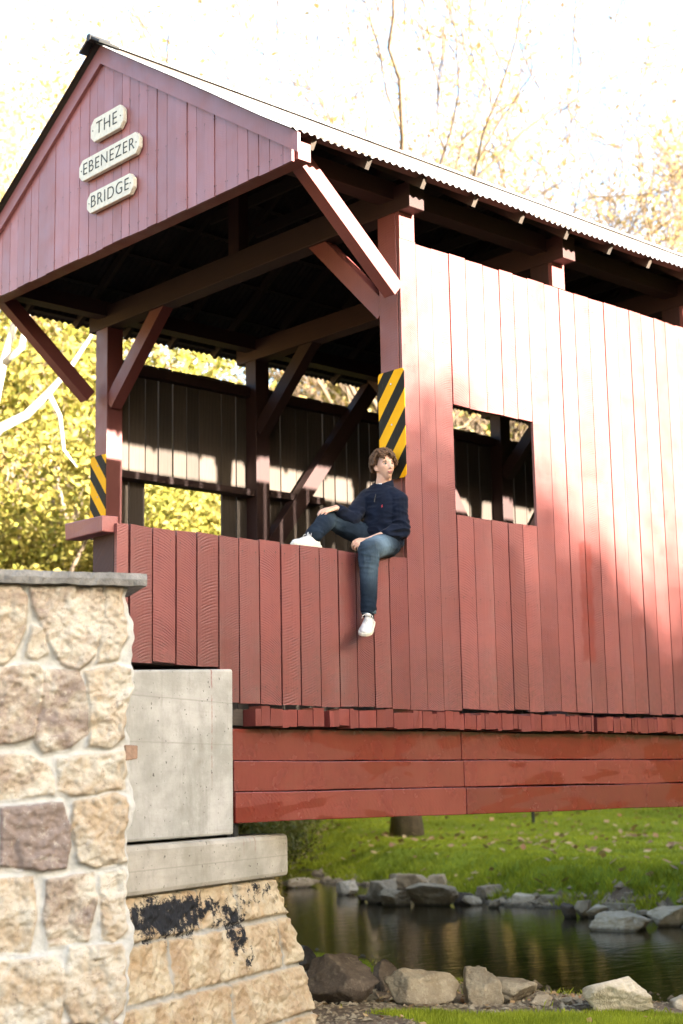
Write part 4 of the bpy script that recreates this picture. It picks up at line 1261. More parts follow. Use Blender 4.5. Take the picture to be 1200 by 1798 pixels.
tallt = make_tree('tall_hickory_tree', 'x', 'tree', 'thin leafed trees behind the roof', 37, 26, M['barkdark'], M['lf_gold'], .45, .42, 5, 4, .11, .55, .28, .5, (3, 3), 0., .013)
protos.append(tallt)
bpy.context.view_layer.update()
KID = {e.name: kids_of(e) for e in protos + [shrub, baret]}
used = set()


def put(e, px, dist, rot, s, label):
    x, y = azpos(px, dist); place(e, x, y, rot, s, label, first=e.name not in used); used.add(e.name)


# slope on the left, from near to far
spots = [(shrub, 30, 24), (shrub, 120, 25.5), (shrub, 215, 27), (shrub, -70, 23), (shrub, 300, 27), (shrub, 390, 29), (shrub, 80, 29), (shrub, 340, 33), (shrub, -20, 28), (shrub, 180, 31)]
nm = ['at the left edge of the picture', 'beside the rail cap', 'seen just behind the far portal post', 'off beyond the left edge', 'seen through the far wall opening', 'at the right side of the far opening',
      'a little up the slope behind the first ones', 'higher up, filling the far opening', 'on the lower slope at the far left', 'between the portal post and the slope', 'hidden low behind the far wall', 'low behind the far wall, farthest right']
for k, (e, px, d) in enumerate(spots): put(e, px, d, k * 1.9, .9 + .12 * ((k * 7) % 5) / 2, 'bushy yellow green shrub ' + nm[k])
ts = [(1, -40, 31), (1, 70, 33), (1, 190, 35), (1, 300, 37), (1, 420, 39), (3, 20, 38), (0, 130, 40), (3, 250, 42), (0, 370, 43), (3, 440, 47), (0, -60, 42), (0, 600, 78), (3, 690, 76),
      (2, 60, 46), (2, 170, 49), (0, 290, 50), (2, 430, 52), (3, 560, 77), (2, 10, 56), (2, 120, 62), (4, -30, 50), (4, 100, 60), (4, 250, 90),
      (3, 650, 80), (3, 800, 76), (0, 900, 79), (3, 750, 82), (0, 860, 86)]
col_n = ['yellow leafed maple', 'low green maple', 'tall golden hickory', 'spreading green maple', 'thinly leafed tall hickory']
where = ['at the left edge of the slope', 'left of the portal post, front row', 'behind the gable brace', 'seen over the far wall near the portal', 'over the middle of the far wall', 'second row at the far left',
         'second row between brace and post', 'second row behind the far post', 'second row above the far wall', 'over the far wall near the knee brace', 'beyond the left edge', 'over the far wall beside the near post',
         'behind the near portal post', 'third row left of the post', 'third row behind the post', 'third row above the opening', 'third row over the far wall', 'third row behind the second post',
         'high on the slope at the left', 'high on the slope left of the gable', 'rising above the left roof edge', 'rising behind the gable peak', 'rising behind the roof ridge near the peak',
         'seen through the gap above the wall', 'seen through the square window', 'right of the square window', 'far behind the square window', 'far behind the long wall']
for k, (i_, px, d) in enumerate(ts):
    put(protos[i_], px, d, k * 2.4, (.80 + .22 * ((k * 5) % 7) / 7) * (2.0 if d > 70 else 1), col_n[i_] + ' ' + where[k])
# trees beyond the lawn that show over the roof
bt = [(712, 46.5, 1.08, 'bare limbed tree with its trunk on the lawn below the beam'), (520, 62, 1.3, 'bare tree rising left of the forked one over the roof'), (830, 61, 1.05, 'thin tree over the roof right of the forked one'),
      (960, 62, 1.08, 'slender tree above the middle of the long roof'), (1110, 61, 1.05, 'slender tree above the right part of the roof'), (1230, 60, 1.15, 'bare tree reaching in from the right edge')]
for k, (px, d, s, lb) in enumerate(bt): put(baret, px, d, k * 1.3 + .4, s, lb)
for k, (i_, px, d, s, lb) in enumerate([(5, 900, 60, .92, 'golden hickory over the roof at mid length'), (5, 1010, 62, .90, 'golden hickory right of the roof middle'), (5, 1110, 61, .98, 'broad golden hickory over the roof at the right'),
                                        (5, 1215, 60, .88, 'golden hickory at the right edge'), (5, 1060, 68, 1.1, 'tall golden hickory behind the roof'), (5, 820, 66, .86, 'faint golden hickory behind the roof')]):
    put(protos[i_], px, d, k * 1.7, s, lb)

# pale sycamore limbs at the left
syc = empty('sycamore_tree', (*azpos(-30, 25.5), 0), 'white barked sycamore with a long pale limb slanting across the slope', 'tree')
x, y = azpos(-30, 25.5); syc.location = (x, y, float(gz(x, y)))
def far_pt(px, py, dist):
    d = ray(px, py); return Vector(CAM + d * dist)
mb = MB(); base = Vector((x, y, float(gz(x, y)) - .3))
mb.tube([base, far_pt(-32, 1000, 25.3), far_pt(-30, 860, 25.3), far_pt(-22, 760, 25.3), far_pt(5, 640, 25.4), far_pt(28, 560, 25.5), far_pt(40, 430, 25.6), far_pt(30, 300, 25.8)], [.20, .16, .13, .10, .07, .055, .035, .015], 10)
mb.build('trunk', M['barkpale'], syc, smooth=True)
mb = MB()
mb.tube([far_pt(-28, 790, 25.3), far_pt(0, 752, 25.2), far_pt(48, 728, 25.1), far_pt(85, 690, 25.0), far_pt(122, 648, 24.9), far_pt(160, 590, 24.9), far_pt(175, 500, 25)], [.10, .085, .075, .06, .045, .028, .012], 8)
mb.tube([far_pt(85, 690, 25.0), far_pt(105, 730, 25.1), far_pt(112, 790, 25.2), far_pt(135, 820, 25.2)], [.05, .04, .03, .01], 6)
mb.tube([far_pt(5, 640, 25.4), far_pt(38, 610, 25.3), far_pt(48, 560, 25.2), far_pt(62, 470, 25.1), far_pt(90, 380, 25.1)], [.07, .06, .05, .03, .01], 6)
mb.tube([far_pt(28, 560, 25.5), far_pt(10, 480, 25.7), far_pt(-10, 420, 25.7)], [.05, .03, .01], 6)
mb.build('limbs', M['barkpale'], syc, smooth=True)

# trees that stand off to the sun side of the creek and shade the near bank, the lawn and the lower wall
sh1 = make_tree('creek_side_tree', 'dense green tree on the sunward bank of the creek', 'tree', 'trees on the sunward bank', 41, 14, M['bark'], M['lf_shade'], .12, .6, 4, 150, .34, 1.0, .3)
sh2 = make_tree('creek_side_tree', 'dense green tree on the sunward bank of the creek', 'tree', 'trees on the sunward bank', 43, 15, M['bark'], M['lf_shade'], .15, .55, 4, 80, .32, 1.0, .3)
bpy.context.view_layer.update()
KID[sh1.name] = kids_of(sh1); KID[sh2.name] = kids_of(sh2)
def crown_top(e):
    return max(v_.co.z for c in KID[e.name] if c.name.startswith('crown') for v_ in c.data.vertices)
H1, H2 = crown_top(sh1), crown_top(sh2); print('crown tops', H1, H2)
D = 24.0; nsh = 0
for (wx, zt, dd) in ((-13, 3.4, 44), (-9, 3.2, 49), (-5.6, 3.0, 45), (-2.6, 3.0, 50), (-.3, 3.2, 45), (2.4, 2.7, 50), (5.2, 3.2, 45), (8.6, 4.0, 50), (-7.5, 2.4, 56), (-4.2, 2.4, 57), (-1.2, 2.4, 56), (1.2, 1.9, 58), (4.2, 1.8, 57), (7, 2.2, 56), (11.5, 4.8, 45), (15, 4.5, 49), (-17, 3.6, 48), (19, 3.0, 45)):
    x, y = wx + dd * .095, -dd * .995; top = zt + .268 * dd; z0 = float(gz(x, y)); s = (top - z0) / (H1 - .5)
    place(sh1, x, y, nsh * 2.1, s, first=nsh == 0); nsh += 1
k = 0
for (px, d_, s) in ((450, 62, .7), (510, 58, .65), (570, 60, .7), (630, 58, .65), (690, 60, .7), (750, 58, .65), (810, 60, .7), (870, 58, .7), (930, 60, .7), (1000, 58, .65), (1070, 60, .7), (1140, 58, .7), (1210, 60, .7), (1280, 58, .7)):
    x, y = azpos(px, d_); place(sh2, x, y, k * 2.3, s, 'dense dark green tree hidden low behind the bridge across the lawn', first=k == 0); k += 1
for (x, y, s) in ((21, -17, .85), (27, -14, 1), (33, -18, .95), (39, -14, 1.05), (46, -16, 1.0), (53, -12, 1.05), (60, -14, 1.1), (30, -24, 1.1), (42, -25, 1.1), (18, -25, .9), (52, -24, 1.1), (24, -8, .7), (68, -6, 1.1)):
    place(sh2, x, y, k * 1.7, s, first=k == 0); k += 1

# two short steel posts of a park railing, seen under the beam
for px, lb in ((937, 'short grey steel post on the lawn, below the side beam'), (1029, 'grey steel post farther right, its tip just below the beam')):
    p = hit_ground(px, 1446 if px < 1000 else 1425); mb = MB(); t = empty('steel_post', tuple(p), lb, 'post', 'steel posts on the lawn')
    mb.tube([tuple(p - np.array([0, 0, .1])), tuple(p + np.array([0, 0, 1.0]))], .055, 10); mb.build('shaft', M['black'], t)
    mb = MB(); mb.tube([tuple(p + np.array([0, 0, .99])), tuple(p + np.array([0, 0, 1.02]))], .065, 10); mb.build('cap', M['black'], t)
#@@PART3@@
# ------------------------------------------------------------------ the seated young man
def blob(mb, c, r, n=12, m=8, frame=None):
    """ellipsoid as closed tube; frame: 3 axis vectors"""
    rx, ry, rz = r if isinstance(r, tuple) else (r, r, r)
    X_, Y_, Z_ = frame or (Vector((1, 0, 0)), Vector((0, 1, 0)), Vector((0, 0, 1)))
    b = len(mb.v); c = Vector(c)
    mb.v.append(tuple(c - Z_ * rz))
    for i in range(1, m):
        a = math.pi * i / m - math.pi / 2
        for k in range(n):
            t = 2 * math.pi * k / n
            mb.v.append(tuple(c + X_ * rx * math.cos(a) * math.cos(t) + Y_ * ry * math.cos(a) * math.sin(t) + Z_ * rz * math.sin(a)))
    mb.v.append(tuple(c + Z_ * rz)); e = len(mb.v) - 1
    for k in range(n): mb.f.append((b, b + 1 + (k + 1) % n, b + 1 + k)); mb.uv += [(0, 0)] * 3; mb.col += [(.5, .5, .5)] * 3
    for i in range(m - 2):
        for k in range(n):
            p = b + 1 + i * n; mb.f.append((p + k, p + (k + 1) % n, p + n + (k + 1) % n, p + n + k)); mb.uv += [(0, 0)] * 4; mb.col += [(.5, .5, .5)] * 4
    p = b + 1 + (m - 2) * n
    for k in range(n): mb.f.append((p + k, p + (k + 1) % n, e)); mb.uv += [(0, 0)] * 3; mb.col += [(.5, .5, .5)] * 3


def limb(mb, pts, rad, n=14):
    """tapering limb: smooth tube through the joints with round ends"""
    pts = [Vector(p) for p in pts]
    for i in range(len(pts) - 1):
        mb.tube([pts[i], pts[i].lerp(pts[i + 1], .5), pts[i + 1]], [rad[i], (rad[i] + rad[i + 1]) / 2 * 1.02, rad[i + 1]], n)
    for p, r in zip(pts, rad): blob(mb, p, r, n, 8)


def fuse(name, mb, mat, parent, voxel, smooth=3, disp=None, fade=None):
    """merge overlapping volumes into one continuous surface"""
    me = bpy.data.meshes.new('t'); me.from_pydata(mb.v, [], mb.f); o = bpy.data.objects.new('t', me); scene.collection.objects.link(o)
    r = o.modifiers.new('r', 'REMESH'); r.mode = 'VOXEL'; r.voxel_size = voxel; r.use_smooth_shade = True
    if smooth: s = o.modifiers.new('s', 'SMOOTH'); s.iterations = smooth; s.factor = .5
    dg = bpy.context.evaluated_depsgraph_get(); nm = bpy.data.meshes.new_from_object(o.evaluated_get(dg)); bpy.data.objects.remove(o)
    n = len(nm.vertices); co = np.empty(n * 3, dtype=np.float32); nm.vertices.foreach_get('co', co); co = co.reshape(-1, 3)
    if disp:
        no = np.empty(n * 3, dtype=np.float32); nm.vertices.foreach_get('normal', no); no = no.reshape(-1, 3)
        co += no * disp(co, no)[:, None].astype(np.float32); nm.vertices.foreach_set('co', co.ravel())
    if fade is not None:
        ca = nm.color_attributes.new('rnd', 'FLOAT_COLOR', 'POINT'); cc = np.ones((n, 4), dtype=np.float32); k = fade(co); cc[:, 0] = k; cc[:, 1] = k; cc[:, 2] = k
        ca.data.foreach_set('color', cc.ravel())
    nm.polygons.foreach_set('use_smooth', [True] * len(nm.polygons)); nm.update()
    nm.name = name; nm.materials.clear(); nm.materials.append(mat)
    o = bpy.data.objects.new(name, nm); link(o, parent); return o


m, nt, bs = new_mat('skin'); T = NT(nt); ob = T.obj()
c = T.mix(T.ramp(T.noise(ob, 22, 4), .35, .7), rgb(.52, .30, .215), rgb(.58, .37, .28))
nt.links.new(c, bs.inputs['Base Color']); bs.inputs['Roughness'].default_value = .5
bs.inputs['Subsurface Weight'].default_value = .12; bs.inputs['Subsurface Radius'].default_value = (.012, .005, .003); bs.inputs['Subsurface Scale'].default_value = .6
nt.links.new(T.bump(T.noise(ob, 300, 3), .15, .001), bs.inputs['Normal']); M['skin'] = m
def cloth(name, c0, c1, sc=900, fade_lit_col=None):
    m, nt, bs = new_mat(name); T = NT(nt); ob = T.obj(); a, r, g, b = T.attr()
    n1 = T.noise(ob, 12, 5); n2 = T.noise(ob, sc, 2, .5); n3 = T.noise(T.scale(ob, (1, 1, .3)), 70, 4, .7)
    c = T.mix(T.ramp(n1, .35, .7), c0, c1)
    if fade_lit_col: c = T.mix(T.m('MULTIPLY', T.m('MINIMUM', r, 1.0), T.ramp(n3, .3, .65, .7, 1.0)), c, fade_lit_col)
    nt.links.new(c, bs.inputs['Base Color']); bs.inputs['Roughness'].default_value = .9; bs.inputs['Specular IOR Level'].default_value = .15
    bs.inputs['Sheen Weight'].default_value = .04 if not fade_lit_col else 0.
    nt.links.new(T.bump(T.m('ADD', n2, n3), .3, .0015), bs.inputs['Normal']); return m
M['navy'] = cloth('navy_knit', rgb(.0020, .0042, .012), rgb(.004, .0080, .021))
M['denim'] = cloth('blue_denim', rgb(.0045, .009, .017), rgb(.010, .019, .033), fade_lit_col=rgb(.20, .30, .39))
M['hair'] = simple('brown_hair', (.095, .046, .019), .5, 0, (300, .4, .002), .5, 60)
M['sneaker'] = simple('white_leather', (.52, .51, .49), .5, 0, (80, .2, .002), .06, 30)
M['rubber'] = simple('off_white_rubber', (.58, .55, .46), .6, 0, None, .08, 30)
M['sock'] = simple('dark_sock', (.015, .018, .025), .9)
M['tee'] = simple('white_tee', (.75, .75, .76), .9)

J = dict(hipL=(681, 956, .02), hipR=(660, 951, .18), neck=(673, 860, .10), shL=(699, 878, -.05), shR=(647, 874, .24),
         elL=(703, 931, -.07), wrL=(646, 949, .02), knL=(648, 966, -.15), anL=(648, 1076, -.13),
         knR=(577, 909, .30), anR=(551, 943, .10), elR=(616, 911, .22), wrR=(590, 892, .19), head=(675.5, 819.5, .05))
J = {k: at(a, b, c) for k, (a, b, c) in J.items()}
for a_, b_ in (('hipL', 'knL'), ('knL', 'anL'), ('hipR', 'knR'), ('knR', 'anR'), ('shL', 'elL'), ('elL', 'wrL'), ('shR', 'elR'), ('elR', 'wrR'), ('shL', 'shR'), ('neck', 'hipL')):
    print(a_, b_, round((J[a_] - J[b_]).length, 3))
VL = Vector((-.73, .683, 0)); TC = Vector((-.683, -.73, 0)); UP = Vector((0, 0, 1))       # picture left, towards the viewer
person = empty('person', tuple(at(676, 975, .1)), 'young man in navy sweater and jeans sitting on the parapet, one leg hanging', 'person')
pel = (J['hipL'] + J['hipR']) / 2 + Vector((.02, .0, .03)); neck = J['neck']
sx_ = (J['shL'] - J['shR']).normalized()

# head built in its own frame
HF = Vector((-.30, -.95, .05)).normalized(); HU = (UP + VL * .10).normalized(); HX = HF.cross(HU).normalized(); HU = HX.cross(HF).normalized()   # HX: the person's right
HC = J['head']
def hp(x, y, z): return HC + HX * x + HF * y + HU * z
def ex(v, s): return math.exp(-(v / s) ** 2)
body = MB()
b = len(body.v); NH, MH = 64, 56
def headpt(a, t):
    px, py, pz = math.cos(a) * math.cos(t), math.cos(a) * math.sin(t), math.sin(a)
    x, y, z = px * .072, py * .094, pz * .124
    if z < 0:
        q = -z / .117; x *= 1 - .36 * q ** 1.5; y *= (1 - .60 * q) if y < 0 else (1 + .02 * q)
        if y > 0: y = y * (1 - .12 * q * abs(px))
    if y > 0:
        n_ = 0
        if -.044 < z < .022: n_ = (.022 - z) / .054 if z > -.032 else max(0, 1 - (-.032 - z) / .012)
        y += .026 * ex(x, .0105) * n_ + .006 * ex(x, .022) * ex(z + .034, .010)
        y += .007 * ex(z - .026, .010) * ex(x, .045) - .016 * ex(abs(x) - .031, .014) * ex(z - .007, .011)
        y += .0075 * ex(x, .021) * (ex(z + .058, .0048) + ex(z + .069, .0055)) - .004 * ex(x, .02) * ex(z + .0635, .003)
        y += .010 * ex(x, .020) * ex(z + .098, .016) + .004 * ex(abs(x) - .045, .018) * ex(z + .012, .016)
    return hp(x, y, z)
body.v.append(tuple(headpt(-math.pi / 2, 0)))
for i in range(1, MH):
    for k in range(NH): body.v.append(tuple(headpt(math.pi * i / MH - math.pi / 2, 2 * math.pi * k / NH)))
body.v.append(tuple(headpt(math.pi / 2, 0))); e_ = len(body.v) - 1
for k in range(NH): body.f.append((b, b + 1 + (k + 1) % NH, b + 1 + k))
for i in range(MH - 2):
    for k in range(NH): p = b + 1 + i * NH; body.f.append((p + k, p + (k + 1) % NH, p + NH + (k + 1) % NH, p + NH + k))
for k in range(NH): p = b + 1 + (MH - 2) * NH; body.f.append((p + k, p + (k + 1) % NH, e_))
for s in (-1, 1):
    blob(body, hp(s * .076, -.010, -.006), (.010, .019, .031), 12, 8, (HX, (HF * .9 - HX * s * .5).normalized(), HU))
    blob(body, hp(s * .073, -.002, -.030), (.008, .010, .010), 10, 6)
limb(body, [neck - UP * .03, neck + UP * .03, hp(0, -.028, -.085), hp(0, -.02, -.03)], [.072, .064, .062, .060])
limb(body, [neck - UP * .05, pel + UP * .12, pel], [.10, .12, .12])
limb(body, [neck - UP * .06, J['shL']], [.06, .05]); limb(body, [neck - UP * .06, J['shR']], [.06, .05])
limb(body, [J['shL'], J['elL'], J['elL'].lerp(J['wrL'], .3), J['wrL']], [.048, .040, .041, .026])
limb(body, [J['shR'], J['elR'], J['elR'].lerp(J['wrR'], .3), J['wrR']], [.048, .040, .040, .026])
for s in 'LR':
    limb(body, [J['hip' + s], J['kn' + s], J['kn' + s].lerp(J['an' + s], .3), J['an' + s]], [.078, .052, .052, .034])


def hand(mb, wrist, d, nrm, curl, thumb, spread=.10, sc=1.0):
    """palm, four unequal fingers with three joints, thumb leaving the side of the palm"""
    d = d.normalized(); nrm = (nrm - d * nrm.dot(d)).normalized(); lat = d.cross(nrm).normalized() * thumb
    pc = wrist + d * .045 * sc
    K = []
    for i, (off, L) in enumerate(((.033, .086), (.011, .092), (-.011, .088), (-.032, .078))):
        k = wrist + d * L * sc + lat * off * sc - nrm * (.004 * abs(off) / .03); K.append(k)
        limb(mb, [wrist + lat * off * .45 * sc, wrist.lerp(k, .5), k], [.017, .015, .0112], 10)
    blob(mb, pc - nrm * .004, (.037 * sc, .046 * sc, .015), 14, 8, (lat, d, nrm))
    for i, (k, L) in enumerate(zip(K, (.074, .082, .077, .061))):
        f = (d + lat * spread * (1.5 - i)).normalized(); c = curl[i] if isinstance(curl, (list, tuple)) else curl; p = k; ang = 0; pts = [p]
        for s_, (ll, aa) in enumerate(((.45, .55), (.30, .9), (.25, .6))):
            ang += c * aa; v = f * math.cos(ang) - nrm * math.sin(ang); p = p + v * L * ll * sc; pts.append(p)
        limb(mb, pts, [.0102, .0092, .0086, .0074], 10)
    t0 = wrist + d * .022 * sc + lat * .026 * sc - nrm * .004; t1 = t0 + (d * .6 + lat * .75 - nrm * .3).normalized() * .042 * sc
    t2 = t1 + (d * .85 + lat * .35 - nrm * .35).normalized() * .032 * sc; t3 = t2 + (d * .95 - nrm * .35).normalized() * .025 * sc
    limb(mb, [t0, t1, t2, t3], [.0155, .0125, .0105, .0085], 10)
    return K


handR = J['wrR']; dR = (VL * .90 - UP * .22 + TC * .35)
hand(body, handR, dR, UP * .8 + TC * .45, [.50, .55, .6, .65], 1)
dL = (VL * .88 - UP * .28 + TC * .25)
hand(body, J['wrL'], dL, TC * .75 + UP * .6, [.85, .95, 1.0, 1.05], 1)
fuse('body', body, M['skin'], person, .0042, 2)

# eyes, brows, lips
M['white'] = simple('eye_white', (.34, .31, .29), .35); M['iris'] = simple('iris', (.05, .06, .05), .2); M['brow'] = simple('eyebrow_hair', (.13, .075, .04), .8)
M['lip'] = simple('lips', (.36, .13, .11), .5)
for s in (-1, 1):
    mb = MB(); blob(mb, hp(s * .031, .0700, .0060), (.0130, .010, .0062), 14, 10, (HX, HF, HU)); e1 = mb.build('eye', M['white'], person, smooth=True)
    mb = MB(); blob(mb, hp(s * .031 - .003, .0775, .0058), (.0078, .0055, .0062), 12, 8, (HX, HF, HU)); mb.build('iris', M['iris'], e1, smooth=True)
    mb = MB(); mb.tube([hp(s * .017, .0785, .0065), hp(s * .025, .0835, .0125), hp(s * .034, .0815, .0130), hp(s * .045, .0715, .0070)], [.0010, .0018, .0020, .0012], 6); mb.build('eyelid', M['brow'], e1, smooth=True)
    mb = MB(); mb.tube([hp(s * .014, .088, .024), hp(s * .028, .087, .030), hp(s * .042, .079, .029), hp(s * .052, .068, .022)], [.0040, .0052, .0044, .002], 6); mb.build('eyebrow', M['brow'], person, smooth=True)
mb = MB()
mb.tube([hp(-.023, .083, -.0625), hp(-.012, .0915, -.0605), hp(0, .095, -.0595), hp(.012, .0915, -.0605), hp(.023, .083, -.0625)], [.001, .0035, .0038, .0035, .001], 8)
mb.tube([hp(-.021, .083, -.0650), hp(-.01, .0915, -.0685), hp(0, .0945, -.0695), hp(.01, .0915, -.0685), hp(.021, .083, -.0650)], [.001, .0042, .0048, .0042, .001], 8)
mb.build('lips', M['lip'], person, smooth=True)

# curly hair: cap with several hundred curls
rs = random.Random(5); mb = MB()
blob(mb, hp(0, -.034, .040), (.086, .090, .095), 24, 16, (HX, HF, HU))
for q in range(1500):
    a = rs.uniform(0, 6.283); zz = rs.uniform(-.45, 1)
    d = Vector((math.cos(a) * math.sqrt(1 - zz * zz), math.sin(a) * math.sqrt(1 - zz * zz), zz))
    if d.y > .34 and d.z < .34 + .16 * math.sin(d.x * 9 + 1): continue          # the face stays free
    if d.y > -.30 and d.z < -.16: continue
    if d.y > .34: zz = 0
    R0 = Vector((.104, .120, .120)); c = Vector((d.x * R0.x, d.y * R0.y - .012, d.z * R0.z + .030))
    ax = Vector((rs.gauss(0, 1), rs.gauss(0, 1), rs.gauss(0, 1))).normalized(); ax = (ax - d * ax.dot(d) * .7).normalized()
    s1 = ax.cross(d).normalized(); rr = rs.uniform(.007, .013); pts = []; nk = rs.choice((6, 8, 9))
    for k in range(nk):
        th = k * .95 + rs.random() * .3; w = ax * (k - 3) * .0035 + s1 * math.cos(th) * rr + d * (math.sin(th) * rr + rs.uniform(0, .003))
        l = c + w; pts.append(hp(l.x, l.y, l.z))
    mb.tube(pts, [.0015] + [.0034 + .0008 * rs.random() for _ in range(nk - 2)] + [.0012], 5)
mb.build('hair', M['hair'], person, smooth=True)

# sweater
def ridge(P, f, s, seed): return np.array([1 - 2 * abs(mnoise.noise(Vector((p[0] * f[0] + seed, p[1] * f[1], p[2] * f[2])))) for p in P]) * s
sw = MB()
spine = [(pel + Vector((-.005, .01, -.035)), .168, .140), (pel + UP * .05, .168, .138), (pel.lerp(neck, .38), .168, .130), (pel.lerp(neck, .60), .190, .135), (pel.lerp(neck, .80), .200, .125), (neck - UP * .008, .140, .098), (neck + UP * .032, .086, .082)]
pts = [a for a, _, _ in spine]
b0 = len(sw.v); n = 28; fy = UP.cross(sx_).normalized()
for p, rx, ry in spine:
    for k in range(n):
        t = 2 * math.pi * k / n; c_, s_ = math.cos(t), math.sin(t)
        sw.v.append(tuple(p + sx_ * rx * math.copysign(abs(c_) ** .85, c_) + fy * ry * math.copysign(abs(s_) ** .85, s_)))
for i in range(len(spine) - 1):
    for k in range(n): sw.f.append((b0 + i * n + k, b0 + i * n + (k + 1) % n, b0 + (i + 1) * n + (k + 1) % n, b0 + (i + 1) * n + k))
sw.f.append(tuple(b0 + k for k in range(n))[::-1]); sw.f.append(tuple(b0 + (len(spine) - 1) * n + k for k in range(n)))
limb(sw, [neck - UP * .045, J['shL'] - UP * .002], [.092, .078]); limb(sw, [neck - UP * .045, J['shR'] - UP * .002], [.092, .076])
cuL = J['elL'].lerp(J['wrL'], .40); cuR = J['elR'].lerp(J['wrR'], .74)
limb(sw, [J['shL'] - UP * .004, J['shL'].lerp(J['elL'], .5) + TC * .01, J['elL'], J['elL'].lerp(J['wrL'], .2), cuL], [.080, .074, .067, .062, .050])
limb(sw, [J['shR'] - UP * .004, J['shR'].lerp(J['elR'], .5), J['elR'], cuR], [.076, .070, .062, .042])
blob(sw, J['hipL'] + Vector((.02, .03, .0)), (.11, .11, .080))
def swd(P, N):
    el = np.exp(-(np.linalg.norm(P - np.array(J['elL']), axis=1) / .12) ** 2) + np.exp(-(np.linalg.norm(P - np.array(J['elR']), axis=1) / .12) ** 2) + .7 * np.exp(-((P[:, 2] - pel.z - .03) / .09) ** 2)
    return ridge(P, (9, 9, 24), .0075, 3) * (.45 + el * 1.6) + ridge(P, (5, 5, 10), .008, 8)
o = fuse('sweater', sw, M['navy'], person, .006, 4, swd, fade=lambda P: np.zeros(len(P)))
mb = MB()       # ribbed cuffs
for c_, dd, r_ in ((cuL, (J['wrL'] - J['elL']).normalized(), .043), (cuR, (J['wrR'] - J['elR']).normalized(), .038)):
    q = MB(); q.tube([c_ - dd * .012, c_ - dd * .004, c_ + dd * .008, c_ + dd * .018, c_ + dd * .028], [r_, r_ + .006, r_ + .004, r_ + .006, r_ - .003], 18); q.build('cuff', M['navy'], o, smooth=True)
# stand collar, open at the throat, with the white tee and zip showing
fr = (TC * .75 + VL * .45).normalized(); lt = UP.cross(fr).normalized()
mb = MB(); nC = 30; v0 = len(mb.v)
for i, (r_, z_, t_) in enumerate(((.100, -.020, 0), (.088, .030, 0), (.084, .062, .0), (.078, .062, 0), (.074, .0, 0))):
    for k in range(nC + 1):
        a = R_(26 + (360 - 52) * k / nC); open_ = max(0, math.cos(a)) ** 3
        p = neck + fr * math.cos(a) * (r_ + .018 * open_) + lt * math.sin(a) * (r_ + .004) + UP * (z_ - .028 * open_ + (.012 - .018 * math.cos(a)) * (i in (2, 3))) - Vector((0, 0, .004)); mb.v.append(tuple(p))
for i in range(4):
    for k in range(nC):
        w = nC + 1; mb.f.append((v0 + i * w + k, v0 + i * w + k + 1, v0 + (i + 1) * w + k + 1, v0 + (i + 1) * w + k)); mb.uv += [(0, 0)] * 4; mb.col += [(0, 0, 0)] * 4
mb.build('collar', M['navy'], o, smooth=True)
chest = neck + fr * .090 - UP * .055
mb = MB(); mb.v = [tuple(neck + fr * .078 + lt * .034 + UP * .040), tuple(neck + fr * .078 - lt * .034 + UP * .040), tuple(neck + fr * .112 - lt * .006 - UP * .050), tuple(neck + fr * .112 + lt * .006 - UP * .050),
                    tuple(neck + fr * .066 + lt * .034 + UP * .036), tuple(neck + fr * .066 - lt * .034 + UP * .036), tuple(neck + fr * .100 - lt * .006 - UP * .054), tuple(neck + fr * .100 + lt * .006 - UP * .054)]
mb.f = [(0, 1, 2, 3), (7, 6, 5, 4), (0, 4, 5, 1), (1, 5, 6, 2), (2, 6, 7, 3), (3, 7, 4, 0)]; mb.uv = [(0, 0)] * 24; mb.col = [(.5, .5, .5)] * 24
mb.build('undershirt', M['tee'], person)
mb = MB(); mb.tube([neck + fr * .116 - UP * .046, neck + fr * .138 - UP * .085, neck + fr * .150 - UP * .125], .0036, 6); mb.build('zip', M['black'], o)
lg = at(671, 888.5, -.10) ; 
dgr = bpy.context.evaluated_depsgraph_get(); rc = ray(671, 888.5)
ok, loc, nor, fi = o.ray_cast(Vector(CAM), Vector(rc).normalized())
if ok:      # little embroidered emblem
    tn = UP.cross(nor).normalized(); mb = MB()
    for a_, b_, c_, d_ in ((0, .0, .005, .009), (-.003, -.008, .0025, .005), (.003, -.007, .0025, .005), (.002, .008, .005, .003)):
        blob(mb, loc + nor * .001 + tn * a_ + UP * b_, (c_, .0022, d_), 8, 6, (tn, nor, UP))
    mb.build('emblem', simple('red_thread', (.33, .02, .03), .8), o)

# jeans
jn = MB()
blob(jn, pel - UP * .03, (.155, .125, .11), 18, 12, (sx_, fy, UP))
limb(jn, [J['hipL'] - UP * .005, J['hipL'].lerp(J['knL'], .5) + UP * .006, J['knL'], J['knL'].lerp(J['anL'], .35) , J['anL'] + UP * .02], [.100, .092, .084, .069, .057], 20)
limb(jn, [J['hipR'] - UP * .005, J['hipR'].lerp(J['knR'], .5), J['knR'], J['knR'].lerp(J['anR'], .4), J['anR'] + UP * .015], [.100, .092, .080, .070, .060], 20)
KL, KR, HL_ = np.array(J['knL']), np.array(J['knR']), np.array(J['hipL'])
def jd(P, N):
    w = np.exp(-(np.linalg.norm(P - KL, axis=1) / .13) ** 2) + np.exp(-(np.linalg.norm(P - KR, axis=1) / .11) ** 2) + 1.2 * np.exp(-(np.linalg.norm(P - np.array(J['anL']), axis=1) / .10) ** 2) + 1.1 * np.exp(-(np.linalg.norm(P - np.array(J['anR']), axis=1) / .09) ** 2) + .8 * np.exp(-(np.linalg.norm(P - HL_, axis=1) / .12) ** 2)
    return ridge(P, (8, 8, 26), .0075, 2) * (.25 + w) + ridge(P, (14, 14, 9), .004, 6)
